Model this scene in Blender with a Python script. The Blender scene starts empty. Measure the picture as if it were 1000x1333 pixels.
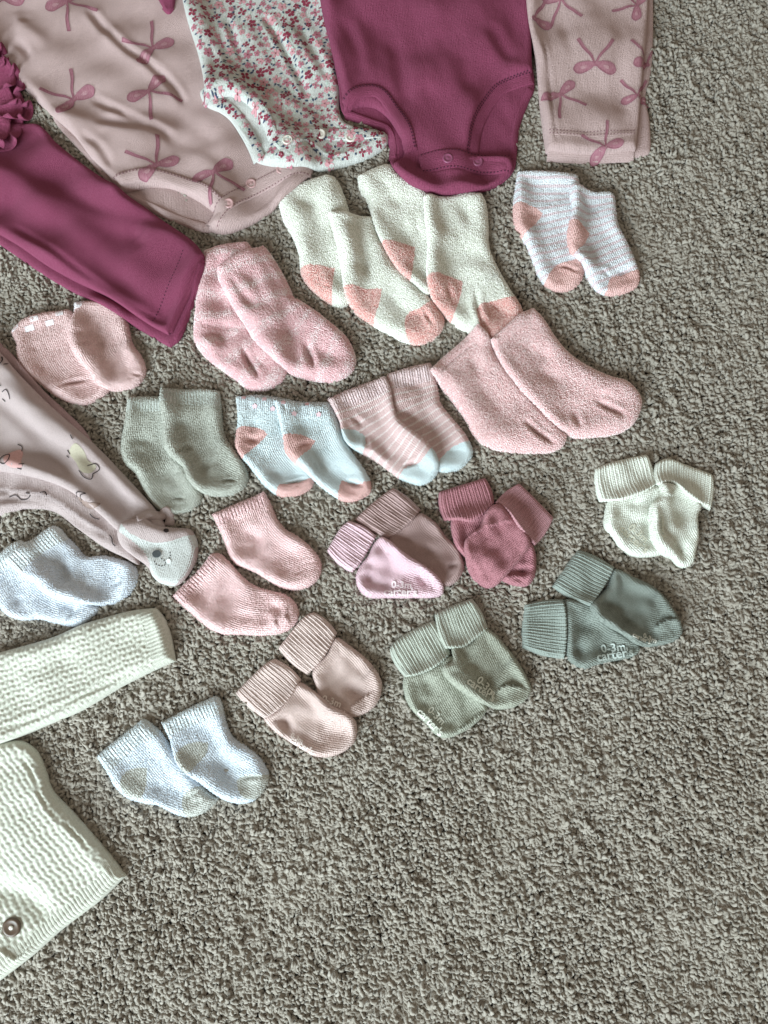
import bpy, math, random
import numpy as np
from mathutils import Vector, Matrix
from mathutils.geometry import delaunay_2d_cdt
from mathutils.kdtree import KDTree
random.seed(7)
SC = bpy.context.scene
COL = SC.collection

# ------------------------------------------------------------------ camera
TILT = math.radians(10.0)
HFOV = math.radians(45.0)
FPX = 500.0 / math.tan(HFOV / 2)          # focal length in photo pixels
DIST = 0.70
CAM = np.array([0.0, -math.sin(TILT) * DIST, math.cos(TILT) * DIST])
cd = bpy.data.cameras.new('camera')
cd.sensor_fit = 'HORIZONTAL'; cd.angle = HFOV; cd.clip_start = 0.01; cd.clip_end = 50
cam = bpy.data.objects.new('camera', cd); COL.objects.link(cam)
cam.location = CAM; cam.rotation_euler = (TILT, 0, 0)
SC.camera = cam

# ------------------------------------------------------------------ light: one big window low at the near left, dim warm room
wd = bpy.data.worlds.new('World'); SC.world = wd; wd.use_nodes = True
bg = wd.node_tree.nodes['Background']
bg.inputs['Color'].default_value = (1.0, 0.88, 0.72, 1); bg.inputs['Strength'].default_value = 0.36
ld = bpy.data.lights.new('window_light', 'AREA'); ld.shape = 'RECTANGLE'; ld.size = 1.4; ld.size_y = 1.15
ld.energy = 102; ld.color = (0.80, 0.94, 1.0)
lo = bpy.data.objects.new('window_light', ld); COL.objects.link(lo)
lo.location = (-1.15, -1.60, 1.0)
lo.rotation_euler = (Vector((0.0, 0.05, 0.0)) - lo.location).to_track_quat('-Z', 'Y').to_euler()
SC.view_settings.view_transform = 'Standard'; SC.view_settings.look = 'None'
SC.view_settings.exposure = 0.15; SC.view_settings.gamma = 1.0

# ------------------------------------------------------------------ geometry helpers
def G(pts, z=0.0):
    """photo pixel -> point of the horizontal plane at height z (metres)"""
    p = np.asarray([(q[0], q[1]) for q in pts], float)
    dx = (p[:, 0] - 500) / FPX; dy = (666.5 - p[:, 1]) / FPX
    ct, st = math.cos(TILT), math.sin(TILT)
    D = np.stack([dx, st + dy * ct, -ct + dy * st], 1)
    t = (z - CAM[2]) / D[:, 2]
    return (CAM + D * t[:, None])[:, :2]

def crop(x0, y0, s):
    def f(pts):
        return [(x0 + q[0] / s, y0 + q[1] / s) + tuple(q[2:]) for q in pts]
    return f

def spline(pts, closed=True, step=0.0012):
    """Catmull-Rom through world points; a third value marks a sharp corner"""
    n = len(pts); P = [np.array(q[:2], float) for q in pts]; K = [len(q) > 2 and q[2] for q in pts]
    out = []
    for i in range(n if closed else n - 1):
        p1, p2 = P[i], P[(i + 1) % n]
        p0 = P[i - 1] if (closed or i > 0) else 2 * p1 - p2
        p3 = P[(i + 2) % n] if (closed or i + 2 < n) else 2 * p2 - p1
        if K[i]: p0 = 2 * p1 - p2
        if K[(i + 1) % n]: p3 = 2 * p2 - p1
        L = np.linalg.norm(p2 - p1)
        if L < 1e-7: continue
        m = max(1, int(math.ceil(L / step)))
        a = max(np.linalg.norm(p1 - p0), 1e-9); b = max(np.linalg.norm(p3 - p2), 1e-9)
        t1 = ((p1 - p0) / a + (p2 - p1) / L) * .5 * L
        t2 = ((p2 - p1) / L + (p3 - p2) / b) * .5 * L
        t = np.arange(m) / m; t = t[:, None]
        out.append((2*t**3-3*t**2+1)*p1 + (t**3-2*t**2+t)*t1 + (-2*t**3+3*t**2)*p2 + (t**3-t**2)*t2)
    if not closed: out.append(P[-1][None])
    return np.concatenate(out)

def curve(px, z, closed=True, step=0.0012):
    w = G(px, z)
    return spline([tuple(w[i]) + tuple(px[i][2:]) for i in range(len(px))], closed, step)

def seg_dist(P, A, closed=True):
    """distance, arclength, signed side from points P to polyline A"""
    A0 = A if closed else A[:-1]; A1 = np.roll(A, -1, 0) if closed else A[1:]
    d = A1 - A0; L2 = (d ** 2).sum(1) + 1e-16; L = np.sqrt(L2)
    cum = np.concatenate([[0], np.cumsum(L)])[:-1]
    n = len(P)
    if len(A0) > 30 and n > 300:            # nearest vertex by kd-tree, then its two segments
        kd = KDTree(len(A))
        for i, q in enumerate(A.tolist()): kd.insert((q[0], q[1], 0), i)
        kd.balance(); fd = kd.find
        j = np.array([fd((x, y, 0))[1] for x, y in P.tolist()]); m = len(A0); best = None
        for k in (j - 1, j):
            k = k % m if closed else np.clip(k, 0, m - 1)
            r = P - A0[k]; t = np.clip((r * d[k]).sum(1) / L2[k], 0, 1); e = r - t[:, None] * d[k]; dd = (e ** 2).sum(1)
            cur = (dd, cum[k] + t * L[k], np.sign(d[k, 0] * r[:, 1] - d[k, 1] * r[:, 0]))
            if best is None: best = cur
            else:
                w = cur[0] < best[0]; best = tuple(np.where(w, c, b) for c, b in zip(cur, best))
        return np.sqrt(best[0]), best[1], best[2], L.sum()
    D = np.empty(n); S = np.empty(n); X = np.empty(n)
    for k in range(0, n, 4000):
        Q = P[k:k+4000]
        r = Q[:, None, :] - A0[None]
        t = np.clip((r * d).sum(2) / L2, 0, 1)
        e = r - t[..., None] * d
        dd = (e ** 2).sum(2); j = dd.argmin(1); ii = np.arange(len(Q))
        D[k:k+4000] = np.sqrt(dd[ii, j]); S[k:k+4000] = cum[j] + t[ii, j] * L[j]
        X[k:k+4000] = np.sign(d[j, 0] * r[ii, j, 1] - d[j, 1] * r[ii, j, 0])
    return D, S, X, L.sum()

def inside(P, A):
    n = len(P); R = np.zeros(n, bool); B = np.roll(A, -1, 0)
    for k in range(0, n, 8000):
        Q = P[k:k+8000]; x = Q[:, 0:1]; y = Q[:, 1:2]
        c = ((A[None, :, 1] > y) != (B[None, :, 1] > y))
        with np.errstate(divide='ignore', invalid='ignore'):
            xi = A[None, :, 0] + (y - A[None, :, 1]) / (B[None, :, 1] - A[None, :, 1] + 1e-18) * (B[None, :, 0] - A[None, :, 0])
        R[k:k+8000] = (c & (x < xi)).sum(1) % 2 == 1
    return R

def sm(a, b, x):
    t = np.clip((x - a) / (b - a), 0, 1); return t * t * (3 - 2 * t)

# ------------------------------------------------------------------ height map of everything laid so far
HX0, HY0, HR = -0.52, -0.52, 0.0009
HNX, HNY = int(1.04 / HR), int(1.22 / HR)
HM = np.zeros((HNY, HNX))
def hm_idx(P): return (P[:, 0] - HX0) / HR, (P[:, 1] - HY0) / HR
def bil(M, x, y):
    x = np.clip(x, 0, M.shape[1] - 1.001); y = np.clip(y, 0, M.shape[0] - 1.001)
    i = x.astype(int); j = y.astype(int); fx = x - i; fy = y - j
    return (M[j, i]*(1-fx) + M[j, i+1]*fx)*(1-fy) + (M[j+1, i]*(1-fx) + M[j+1, i+1]*fx)*fy
def topz(P):
    x, y = hm_idx(P); return bil(HM, x, y)
def gblur(M, s):
    r = int(3 * s); k = np.exp(-0.5 * (np.arange(-r, r + 1) / s) ** 2); k /= k.sum()
    for ax in (0, 1):
        Pd = np.pad(M, [(r, r) if a == ax else (0, 0) for a in (0, 1)], mode='edge')
        o = np.zeros_like(M)
        for q in range(2 * r + 1):
            o += k[q] * (Pd[q:q + M.shape[0]] if ax == 0 else Pd[:, q:q + M.shape[1]])
        M = o
    return M

class Waves:
    def __init__(self, seed, lo, hi, n=7):
        r = np.random.RandomState(seed)
        lam = np.exp(r.uniform(math.log(lo), math.log(hi), n)); a = r.uniform(0, 2 * math.pi, n)
        self.k = np.stack([np.cos(a), np.sin(a)], 1) * (2 * math.pi / lam)[:, None]
        self.p = r.uniform(0, 6.28, n); self.w = lam / lam.max(); self.w /= np.sqrt((self.w ** 2).sum() / 2)
    def __call__(self, P):
        v = np.zeros(len(P))
        for i in range(len(self.p)): v += self.w[i] * np.sin(P @ self.k[i] + self.p[i])
        return v

class Item:
    """a soft cloth layer over what lies below: outline, thickness, rounding, creases"""
    n = 0
    def __init__(s, outline, T=.008, R=.006, sag=.25, amp=.0008, lam=(.014, .05), creases=(), z=.006, blur=.0035, e0=.001, disp=None, spine=None, axis=None, seed=None):
        Item.n += 1
        s.O = curve(outline, z, True); s.T, s.R, s.sag, s.amp, s.e0, s.disp = T, R, sag, amp, e0, disp
        s.W = Waves(Item.n * 13 if seed is None else seed, *lam)
        s.C = []
        for c in creases:
            s.C.append((curve(c[0], z, False, .002), c[1] * .001, c[2] * .00108, c[3] if len(c) > 3 else 'V'))
        s.z0 = z
        s.spine = curve(spine, z, False, .003) if spine is not None else None
        s.axis = axis
        lo = s.O.min(0) - .012; hi = s.O.max(0) + .012
        i0, j0 = max(0, int((lo[0]-HX0)/HR)), max(0, int((lo[1]-HY0)/HR))
        i1, j1 = min(HNX, int((hi[0]-HX0)/HR)+2), min(HNY, int((hi[1]-HY0)/HR)+2)
        s.i0, s.j0, s.i1, s.j1 = i0, j0, i1, j1
        B = HM[j0:j1, i0:i1]
        q = max(1, int(.0018 / HR)); Dm = B.copy()
        for dx in (-q, 0, q):
            for dy in (-q, 0, q):
                Dm = np.maximum(Dm, np.roll(np.roll(B, dx, 1), dy, 0))
        s.B = np.maximum(gblur(Dm, blur / HR), 0)
    def base(s, P):
        x, y = hm_idx(P); return bil(s.B, x - s.i0, y - s.j0)
    def uv(s, P):
        if s.spine is not None:
            A = s.spine
            ext = np.concatenate([[A[0] + (A[0]-A[1]) * 20], A, [A[-1] + (A[-1]-A[-2]) * 20]])
            D, S, X, L = seg_dist(P, ext, False)
            return np.stack([D * X, S], 1) * 100
        a = s.axis or 0.0
        return np.stack([P[:, 0]*math.cos(a) + P[:, 1]*math.sin(a), -P[:, 0]*math.sin(a) + P[:, 1]*math.cos(a)], 1) * 100
    def z(s, P, d=None):
        if d is None:
            d = seg_dist(P, s.O)[0]; d = np.where(inside(P, s.O), d, 0)
        t = np.clip(d / s.R, 0, 1); f = np.sqrt(np.clip(1 - (1 - t) ** 2, 0, 1))
        h = s.e0 + (s.T - s.e0) * f
        h *= 1 - s.sag * sm(s.R * .9, s.R * 3.2, d)
        w = sm(0, s.R * 1.3, d); w2 = sm(0, .003, d)
        if s.amp: h += w * s.amp * s.W(P)
        for A, wd, dp, ty in s.C:
            D, S, X, L = seg_dist(P, A, False)
            tap = sm(-.0005, min(.012, L * .5), S) * sm(-.0005, min(.012, L * .5), L - S)
            if ty == 'V':
                wn = wd * .62 if dp > 0 else wd; dp = dp * min(1, max(.35, L / .015))
                h -= dp * tap * np.exp(-(D / wn) ** 2)
                if dp > 0: h += dp * .32 * tap * w * np.exp(-((D - 1.7 * wn) / wn) ** 2)
            else:                         # lip: raised on the left of the curve, sharp drop to its right
                h += dp * tap * np.where(X > 0, np.exp(-(D / wd)), -.35 * np.exp(-(D / (wd * .5)))) 
        h = np.maximum(h, .0007 + .0008 * sm(0, s.R, d))
        if s.disp is not None: h = h + w2 * s.disp(s.uv(P))
        return s.base(P) + h
    def lay(s):
        """write the layer into the height map"""
        xs = HX0 + np.arange(s.i0, s.i1) * HR; ys = HY0 + np.arange(s.j0, s.j1) * HR
        X, Y = np.meshgrid(xs, ys); P = np.stack([X.ravel(), Y.ravel()], 1)
        m = inside(P, s.O[::3]); 
        V = HM[s.j0:s.j1, s.i0:s.i1].ravel()
        dsp = s.disp; s.disp = None
        q = s.z(P[m], seg_dist(P[m], s.O[::3])[0]); s.disp = dsp
        V[m] = np.maximum(V[m], q); HM[s.j0:s.j1, s.i0:s.i1] = V.reshape(X.shape)
        return s

def mesh_obj(name, V, F, mat, parent=None, uv=None, smooth=True, attr=None):
    me = bpy.data.meshes.new(name)
    V = np.asarray(V, np.float32)
    if isinstance(F, np.ndarray):
        n, k = F.shape
        me.vertices.add(len(V)); me.vertices.foreach_set('co', V.ravel())
        me.loops.add(n * k); me.loops.foreach_set('vertex_index', F.astype(np.int32).ravel())
        me.polygons.add(n); me.polygons.foreach_set('loop_start', np.arange(0, n * k, k, dtype=np.int32))
        me.update(calc_edges=True)
    else:
        me.from_pydata(V.tolist(), [], [list(map(int, f)) for f in F]); me.update()
    if smooth: me.polygons.foreach_set('use_smooth', np.ones(len(me.polygons), bool))
    if uv is not None:
        li = np.empty(len(me.loops), np.int32); me.loops.foreach_get('vertex_index', li)
        l = me.uv_layers.new(name='UVMap'); l.data.foreach_set('uv', np.asarray(uv, np.float32)[li].ravel())
    if attr is not None:
        a = me.attributes.new('tint', 'FLOAT', 'POINT'); a.data.foreach_set('value', np.asarray(attr, np.float32))
    if mat: me.materials.append(mat)
    o = bpy.data.objects.new(name, me); COL.objects.link(o)
    if parent: o.parent = parent
    return o

def thing(name, label, cat, at, group=None):
    o = bpy.data.objects.new(name, None); COL.objects.link(o); o.empty_display_size = .01
    o['label'] = label; o['category'] = cat
    if group: o['group'] = group
    return o

def cdt(outline, step, regions=(), rings=(.0004, .0011), seed=1):
    rs = np.random.RandomState(seed)
    lo, hi = outline.min(0), outline.max(0)
    ny = int((hi[1]-lo[1]) / (step * .866)) + 2; nx = int((hi[0]-lo[0]) / step) + 2
    J, I = np.meshgrid(np.arange(ny), np.arange(nx), indexing='ij')
    P = np.stack([lo[0] + (I + .5 * (J % 2)) * step, lo[1] + J * step * .866], 2).reshape(-1, 2)
    P += rs.uniform(-.12, .12, P.shape) * step
    P = P[inside(P, outline)]; dd = seg_dist(P, outline)[0]
    P = P[dd > max(rings) + step * .45]
    d = np.roll(outline, -1, 0) - np.roll(outline, 1, 0); nrm = np.stack([-d[:, 1], d[:, 0]], 1); nrm /= np.linalg.norm(nrm, axis=1)[:, None] + 1e-12
    area = .5 * np.sum(outline[:, 0]*np.roll(outline[:, 1], -1) - np.roll(outline[:, 0], -1)*outline[:, 1])
    if area < 0: nrm = -nrm
    R = []
    for r in rings:
        q = outline + nrm * r; q = q[inside(q, outline)]
        q = q[seg_dist(q, outline)[0] > r * .85]; R.append(q)
    V = [outline]; E = [(i, (i + 1) % len(outline)) for i in range(len(outline))]; n = len(outline)
    for reg in regions:
        V.append(reg); E += [(n + i, n + (i + 1) % len(reg)) for i in range(len(reg))]; n += len(reg)
    V += R + [P]
    V = np.concatenate(V)
    vo, eo, fo, *_ = delaunay_2d_cdt([Vector(v) for v in V.tolist()], E, [], 0, 1e-7)
    vo = np.array([(v.x, v.y) for v in vo]); fo = np.array([f for f in fo if len(f) == 3])
    c = vo[fo].mean(1); a = vo[fo]
    ar = np.abs((a[:, 1, 0]-a[:, 0, 0])*(a[:, 2, 1]-a[:, 0, 1]) - (a[:, 1, 1]-a[:, 0, 1])*(a[:, 2, 0]-a[:, 0, 0]))
    keep = inside(c, outline) & (ar > 1e-12)
    return vo, fo[keep], c[keep]

def build(item, parent, mats, step=.0013, regions=(), names=('foot',), skirt=.004, dz=0.0):
    """mesh the layer; regions (pixel polygons) become part meshes of their own. returns list of objects"""
    RG = [curve(r, item.z0, True, .0014) for r in regions]
    rj = np.random.RandomState(Item.n); RG = [r + rj.normal(0, .00022, r.shape) for r in RG]      # yarn change is never a clean line
    V, F, c = cdt(item.O, step, RG)
    lab = np.zeros(len(F), int)
    for k, r in enumerate(RG): lab[inside(c, r)] = k + 1
    d = seg_dist(V, item.O)[0]; ins = inside(V, item.O); d = np.where(ins | (d < 1e-6), d, 0)
    Z = item.z(V, d) + dz; UV = item.uv(V)
    out = []
    a = V[F]; flip = ((a[:, 1, 0]-a[:, 0, 0])*(a[:, 2, 1]-a[:, 0, 1]) - (a[:, 1, 1]-a[:, 0, 1])*(a[:, 2, 0]-a[:, 0, 0])) < 0
    F = F.copy(); F[flip] = F[flip][:, ::-1]
    cen = item.O.mean(0)
    for k in range(len(RG) + 1):
        f = F[lab == k]
        if not len(f): out.append(None); continue
        used = np.unique(f); mp = -np.ones(len(V), int); mp[used] = np.arange(len(used))
        v3 = np.concatenate([V[used], Z[used][:, None]], 1); f2 = mp[f]; uv = UV[used]
        # skirt along the outer outline, tucked under
        on = d[used] < 2e-6
        ed = np.concatenate([f2[:, [0, 1]], f2[:, [1, 2]], f2[:, [2, 0]]])
        es = {}
        for x, y in ed.tolist():
            if on[x] and on[y]: es[(x, y)] = 1
        bd = [(x, y) for (x, y) in es if (y, x) not in es]
        if bd and skirt:
            ids = sorted({x for e in bd for x in e}); m2 = {x: len(v3) + i for i, x in enumerate(ids)}
            low = v3[ids].copy(); 
            # pull in along the inward direction
            dirv = cen - low[:, :2]; dirv /= np.linalg.norm(dirv, axis=1)[:, None] + 1e-9
            low[:, :2] += dirv * .0012; low[:, 2] -= skirt
            v3 = np.concatenate([v3, low]); uv = np.concatenate([uv, uv[ids]])
            q = []
            for x, y in bd: q += [(y, x, m2[x]), (y, m2[x], m2[y])]
            f2 = np.concatenate([f2, np.array(q)])
        out.append(mesh_obj(names[k], v3, f2, mats[k], parent, uv))
    item.lay()
    return out

def strip(parent, name, C, width, height, mat, zf=None, prof=2.2, n=9, edge=.0, disp=None, side=0, ends=True, ustep=None, lay=True, lift=0.0):
    """raised band along world curve C (Nx2). side -1/0/1 = band to right / centred / left of the curve"""
    T = np.gradient(C, axis=0); T /= np.linalg.norm(T, axis=1)[:, None] + 1e-12
    N = np.stack([-T[:, 1], T[:, 0]], 1)
    t = np.sin(np.linspace(-math.pi/2, math.pi/2, n))
    off = (t + side) * width / 2
    P = C[:, None, :] + N[:, None, :] * off[None, :, None]
    m = len(C); Pf = P.reshape(-1, 2)
    z = (zf or topz)(Pf).reshape(m, n)
    z = np.repeat(gblur(z, 2.0)[:, :], 1, 0)
    h = height * np.clip(1 - np.abs(t) ** prof, 0, 1) ** .5
    H = np.repeat(h[None], m, 0)
    S = np.concatenate([[0], np.cumsum(np.linalg.norm(np.diff(C, axis=0), axis=1))])
    if ends:
        e = np.minimum(sm(0, .002, S), sm(0, .002, S[-1] - S)); H = H * (.15 + .85 * np.sqrt(e))[:, None]
    if disp is not None: H = H + disp(S[:, None], off[None, :]) * (h > 0)[None]
    Z = z + H + lift
    V = np.concatenate([Pf, Z.reshape(-1, 1)], 1)
    i = np.arange(m - 1)[:, None]; j = np.arange(n - 1)[None]
    F = np.stack([i*n+j, (i+1)*n+j, (i+1)*n+j+1, i*n+j+1], 2).reshape(-1, 4)[:, ::-1]
    UV = np.stack([np.repeat(off[None], m, 0).ravel(), np.repeat(S[:, None], n, 1).ravel()], 1) * 100
    o = mesh_obj(name, V, F, mat, parent, UV)
    if lay:
        tt = np.linspace(-1, 1, 41); Zd = np.stack([np.interp(tt, t, Z[i]) for i in range(m)])
        Pd = C[:, None, :] + N[:, None, :] * ((tt + side) * width / 2)[None, :, None]
        Zd = np.concatenate([Zd, (Zd[1:] + Zd[:-1]) / 2]).ravel(); Pd = np.concatenate([Pd, (Pd[1:] + Pd[:-1]) / 2]).reshape(-1, 2)
        x, y = hm_idx(Pd); ii = np.clip(x.round().astype(int), 0, HNX-1); jj = np.clip(y.round().astype(int), 0, HNY-1)
        np.maximum.at(HM, (jj, ii), Zd)
    return o

def resamp(C, n):
    S = np.concatenate([[0], np.cumsum(np.linalg.norm(np.diff(C, axis=0), axis=1))]); q = np.linspace(0, S[-1], n)
    return np.stack([np.interp(q, S, C[:, k]) for k in (0, 1)], 1)

def cuff(parent, fold, hem, mat, T=.0065, z=.012, pitch=.0024, rib=.00046, bulge=.0018, seed=3, name='folded_cuff', rf=.0045, rs=.004):
    """turned-down ribbed cuff between the fold edge and the hem edge"""
    A = curve(fold, z, False, .001); B = curve(hem, z, False, .001)
    w = max(np.linalg.norm(np.diff(A, axis=0), axis=1).sum(), np.linalg.norm(np.diff(B, axis=0), axis=1).sum())
    ln = np.linalg.norm(A.mean(0) - B.mean(0))
    nu = int(w / .00045); nv = int(ln / .0009) + 6
    A = resamp(A, nu); B = resamp(B, nu)
    v = np.concatenate([[0, .01, .025, .05], np.linspace(.08, .94, nv), [.965, .985, 1.0]])
    u = np.linspace(0, 1, nu)
    P = A[:, None] * (1 - v)[None, :, None] + B[:, None] * v[None, :, None]
    # bulge the two side edges outward
    ax = (A[-1] - A[0] + B[-1] - B[0]); ax /= np.linalg.norm(ax)
    P += (ax[None, None] * ((2*u-1)**3)[:, None, None]) * (bulge * np.sin(v * math.pi))[None, :, None]
    m, n = P.shape[:2]; Pf = P.reshape(-1, 2)
    rg = np.random.RandomState(seed)
    W = Waves(seed, .012, .04)
    lo = Pf.min(0) - .01; hi = Pf.max(0) + .01
    i0, j0 = int((lo[0]-HX0)/HR), int((lo[1]-HY0)/HR); i1, j1 = int((hi[0]-HX0)/HR), int((hi[1]-HY0)/HR)
    i0, j0 = max(i0, 0), max(j0, 0)
    Bm = gblur(HM[j0:j1, i0:i1], .004 / HR); x, y = hm_idx(Pf); base = bil(Bm, x - i0, y - j0).reshape(m, n)
    du = np.minimum(u, 1 - u) * w; dv0 = v * ln; dv1 = (1 - v) * ln
    f = lambda d, r: np.sqrt(np.clip(1 - (1 - np.clip(d / r, 0, 1)) ** 2, 0, 1))
    prof = f(du, rs)[:, None] * f(dv0, rf)[None] * (.45 + .55 * f(dv1, .0016))[None]
    nrib = max(4, round(w / pitch)); jit = np.cumsum(rg.uniform(.8, 1.2, nrib + 1)); jit = (jit - jit[0]) / (jit[-1] - jit[0])
    ph = np.interp(u, jit, np.arange(nrib + 1))
    wob = .10 * np.sin(v[None] * 5 + u[:, None] * 9 + seed) + .05 * np.sin(v[None] * 13 + u[:, None] * 31)
    rb = np.abs(np.sin((ph[:, None] + wob) * math.pi)) ** .55
    st = .12 * np.sin(v[None] * ln / .0011 * 6.28 + 1.5 * np.sin(ph[:, None] * 2))
    Z = base + prof * (T * (1 - .12 * np.sin(v * math.pi))[None] + (W(Pf) * .0006).reshape(m, n) * prof) + (rb - .6 + st * rb) * rib * 2 * np.clip(prof * 1.6 - .1, 0, 1)
    hemwave = .0007 * np.abs(np.sin(ph * math.pi))
    V = np.concatenate([P, Z[..., None]], 2)
    d1 = (B - A); d1 /= np.linalg.norm(d1, axis=1)[:, None]
    V[:, -1, :2] += d1 * hemwave[:, None]
    # close the sides down to the layer below
    F = []
    i = np.arange(m - 1)[:, None]; j = np.arange(n - 1)[None]
    F = np.stack([i*n+j, (i+1)*n+j, (i+1)*n+j+1, i*n+j+1], 2).reshape(-1, 4)
    ring = [i * n for i in range(m)] + [(m-1)*n + k for k in range(1, n)] + [i*n + n-1 for i in range(m-2, -1, -1)] + [k for k in range(n-2, 0, -1)]
    Vf = V.reshape(-1, 3); c = Vf[:, :2].mean(0)
    low = Vf[ring].copy(); dd = c - low[:, :2]; low[:, :2] += dd / np.linalg.norm(dd, axis=1)[:, None] * .0015
    low[:, 2] = np.minimum(low[:, 2] - .003, base.reshape(-1)[ring] - .001)
    k0 = len(Vf); L = len(ring); q = np.array([(ring[a], ring[(a+1) % L], k0 + (a+1) % L, k0 + a) for a in range(L)])
    UV = np.stack([np.repeat(u[:, None] * w, n, 1).ravel(), np.repeat(v[None] * ln, m, 0).ravel()], 1) * 100
    ar = F[0]; p = Vf[ar]; 
    if (p[1, 0]-p[0, 0])*(p[3, 1]-p[0, 1]) - (p[1, 1]-p[0, 1])*(p[3, 0]-p[0, 0]) < 0: F = F[:, ::-1]
    else: q = q[:, ::-1]
    Fa = np.concatenate([F, q])
    o = mesh_obj(name, np.concatenate([Vf, low]), Fa, mat, parent, np.concatenate([UV, UV[ring]]))
    ii = np.clip(x.round().astype(int), 0, HNX-1); jj = np.clip(y.round().astype(int), 0, HNY-1)
    np.maximum.at(HM, (jj, ii), Z.ravel())
    return o

def pile(obj, mat, gap=.00072, size=.00062, seed=0, long=1.0):
    """terry / chenille loops standing on a part: one mesh of small nubs"""
    me = obj.data; n = len(me.polygons); rs = np.random.RandomState(seed)
    co = np.empty(len(me.vertices) * 3, np.float32); me.vertices.foreach_get('co', co); co = co.reshape(-1, 3)
    li = np.empty(len(me.loops), np.int32); me.loops.foreach_get('vertex_index', li); tri = li.reshape(-1, 3)
    a, b, c = co[tri[:, 0]], co[tri[:, 1]], co[tri[:, 2]]
    nr = np.cross(b - a, c - a); ar = np.linalg.norm(nr, axis=1) / 2; nr /= (2 * ar[:, None] + 1e-12)
    uvl = np.empty(len(me.loops) * 2, np.float32); me.uv_layers[0].data.foreach_get('uv', uvl); uvl = uvl.reshape(-1, 3, 2)
    N = int(ar.sum() / gap ** 2); idx = rs.choice(n, N, p=ar / ar.sum())
    r1 = np.sqrt(rs.rand(N)); r2 = rs.rand(N); w = np.stack([1 - r1, r1 * (1 - r2), r1 * r2], 1)
    P = a[idx] * w[:, :1] + b[idx] * w[:, 1:2] + c[idx] * w[:, 2:]; Nn = nr[idx]
    UV = (uvl[idx] * w[:, :, None]).sum(1)
    t = rs.normal(size=(N, 3)); t -= Nn * (t * Nn).sum(1)[:, None]; t /= np.linalg.norm(t, axis=1)[:, None]
    dirv = Nn * rs.uniform(.25, 1.0, (N, 1)) + t * rs.uniform(.3, 1.0, (N, 1)); dirv /= np.linalg.norm(dirv, axis=1)[:, None]
    s1 = np.cross(dirv, Nn + .3 * t); s1 /= np.linalg.norm(s1, axis=1)[:, None] + 1e-9; s2 = np.cross(dirv, s1)
    L = size * rs.uniform(.9, 1.7, (N, 1)) * long; r = size * rs.uniform(.38, .6, (N, 1))
    ctr = P + dirv * L * .35
    V = np.stack([ctr - dirv * L, ctr + s1 * r, ctr + s2 * r, ctr - s1 * r, ctr - s2 * r, ctr + dirv * L * .8], 1).reshape(-1, 3)
    f = np.array([(0, 2, 1), (0, 3, 2), (0, 4, 3), (0, 1, 4), (5, 1, 2), (5, 2, 3), (5, 3, 4), (5, 4, 1)])
    F = (np.arange(N)[:, None, None] * 6 + f[None]).reshape(-1, 3)
    o = mesh_obj('terry_pile', V, F, mat, obj, np.repeat(UV, 6, 0), True, np.repeat(rs.rand(N), 6))
    o['kind'] = 'stuff'
    return o

def stitches(parent, C, mat, pitch=.0027, ln=.0018, wd=.0005, lift=.0003, name='stitching'):
    S = np.concatenate([[0], np.cumsum(np.linalg.norm(np.diff(C, axis=0), axis=1))])
    V, F = [], []
    s = pitch * .5
    while s < S[-1] - ln:
        p = np.array([np.interp(s, S, C[:, k]) for k in (0, 1)]); q = np.array([np.interp(s + ln, S, C[:, k]) for k in (0, 1)])
        t = (q - p) / (np.linalg.norm(q - p) + 1e-9); nn = np.array([-t[1], t[0]]) * wd
        m = (p + q) / 2; b = len(V)
        z = topz(np.array([p, q, m, m + nn, m - nn]))
        V += [(*p, z[0] - .0001), (*q, z[1] - .0001), (*(m + nn), z[3] + lift * .4), (*(m - nn), z[4] + lift * .4), (*m, z[2] + lift + wd)]
        F += [(b, b+3, b+4), (b+3, b+1, b+4), (b+1, b+2, b+4), (b+2, b, b+4)]
        s += pitch
    if V: 
        o = mesh_obj(name, V, F, mat, parent); o['kind'] = 'stuff'; return o

def decal(parent, name, polys, mat, step=.002, lift=.00035):
    """flat print lying on the cloth: list of closed world polygons -> one mesh"""
    Vs, Fs, n, uvs = [], [], 0, []
    for A in polys:
        if len(A) > 12:
            V, F, c = cdt(A, step, (), (.0004,))
        else:
            V = A; F = np.array([(0, i, i + 1) for i in range(1, len(A) - 1)])
        a = V[F]; fl = ((a[:, 1, 0]-a[:, 0, 0])*(a[:, 2, 1]-a[:, 0, 1]) - (a[:, 1, 1]-a[:, 0, 1])*(a[:, 2, 0]-a[:, 0, 0])) < 0
        F = F.copy(); F[fl] = F[fl][:, ::-1]
        Vs.append(V); Fs.append(F + n); n += len(V)
    V = np.concatenate(Vs); F = np.concatenate(Fs)
    z = topz(V) + lift
    return mesh_obj(name, np.concatenate([V, z[:, None]], 1), F, mat, parent, V * 100)

def lathe(name, prof, mat, parent, at, n=20):
    V, F = [], []
    for r, z in prof:
        for k in range(n): V.append((at[0] + r*math.cos(2*math.pi*k/n), at[1] + r*math.sin(2*math.pi*k/n), at[2] + z))
    for i in range(len(prof) - 1):
        for k in range(n): F.append((i*n+k, i*n+(k+1) % n, (i+1)*n+(k+1) % n, (i+1)*n+k))
    return mesh_obj(name, V, F, mat, parent)

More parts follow.
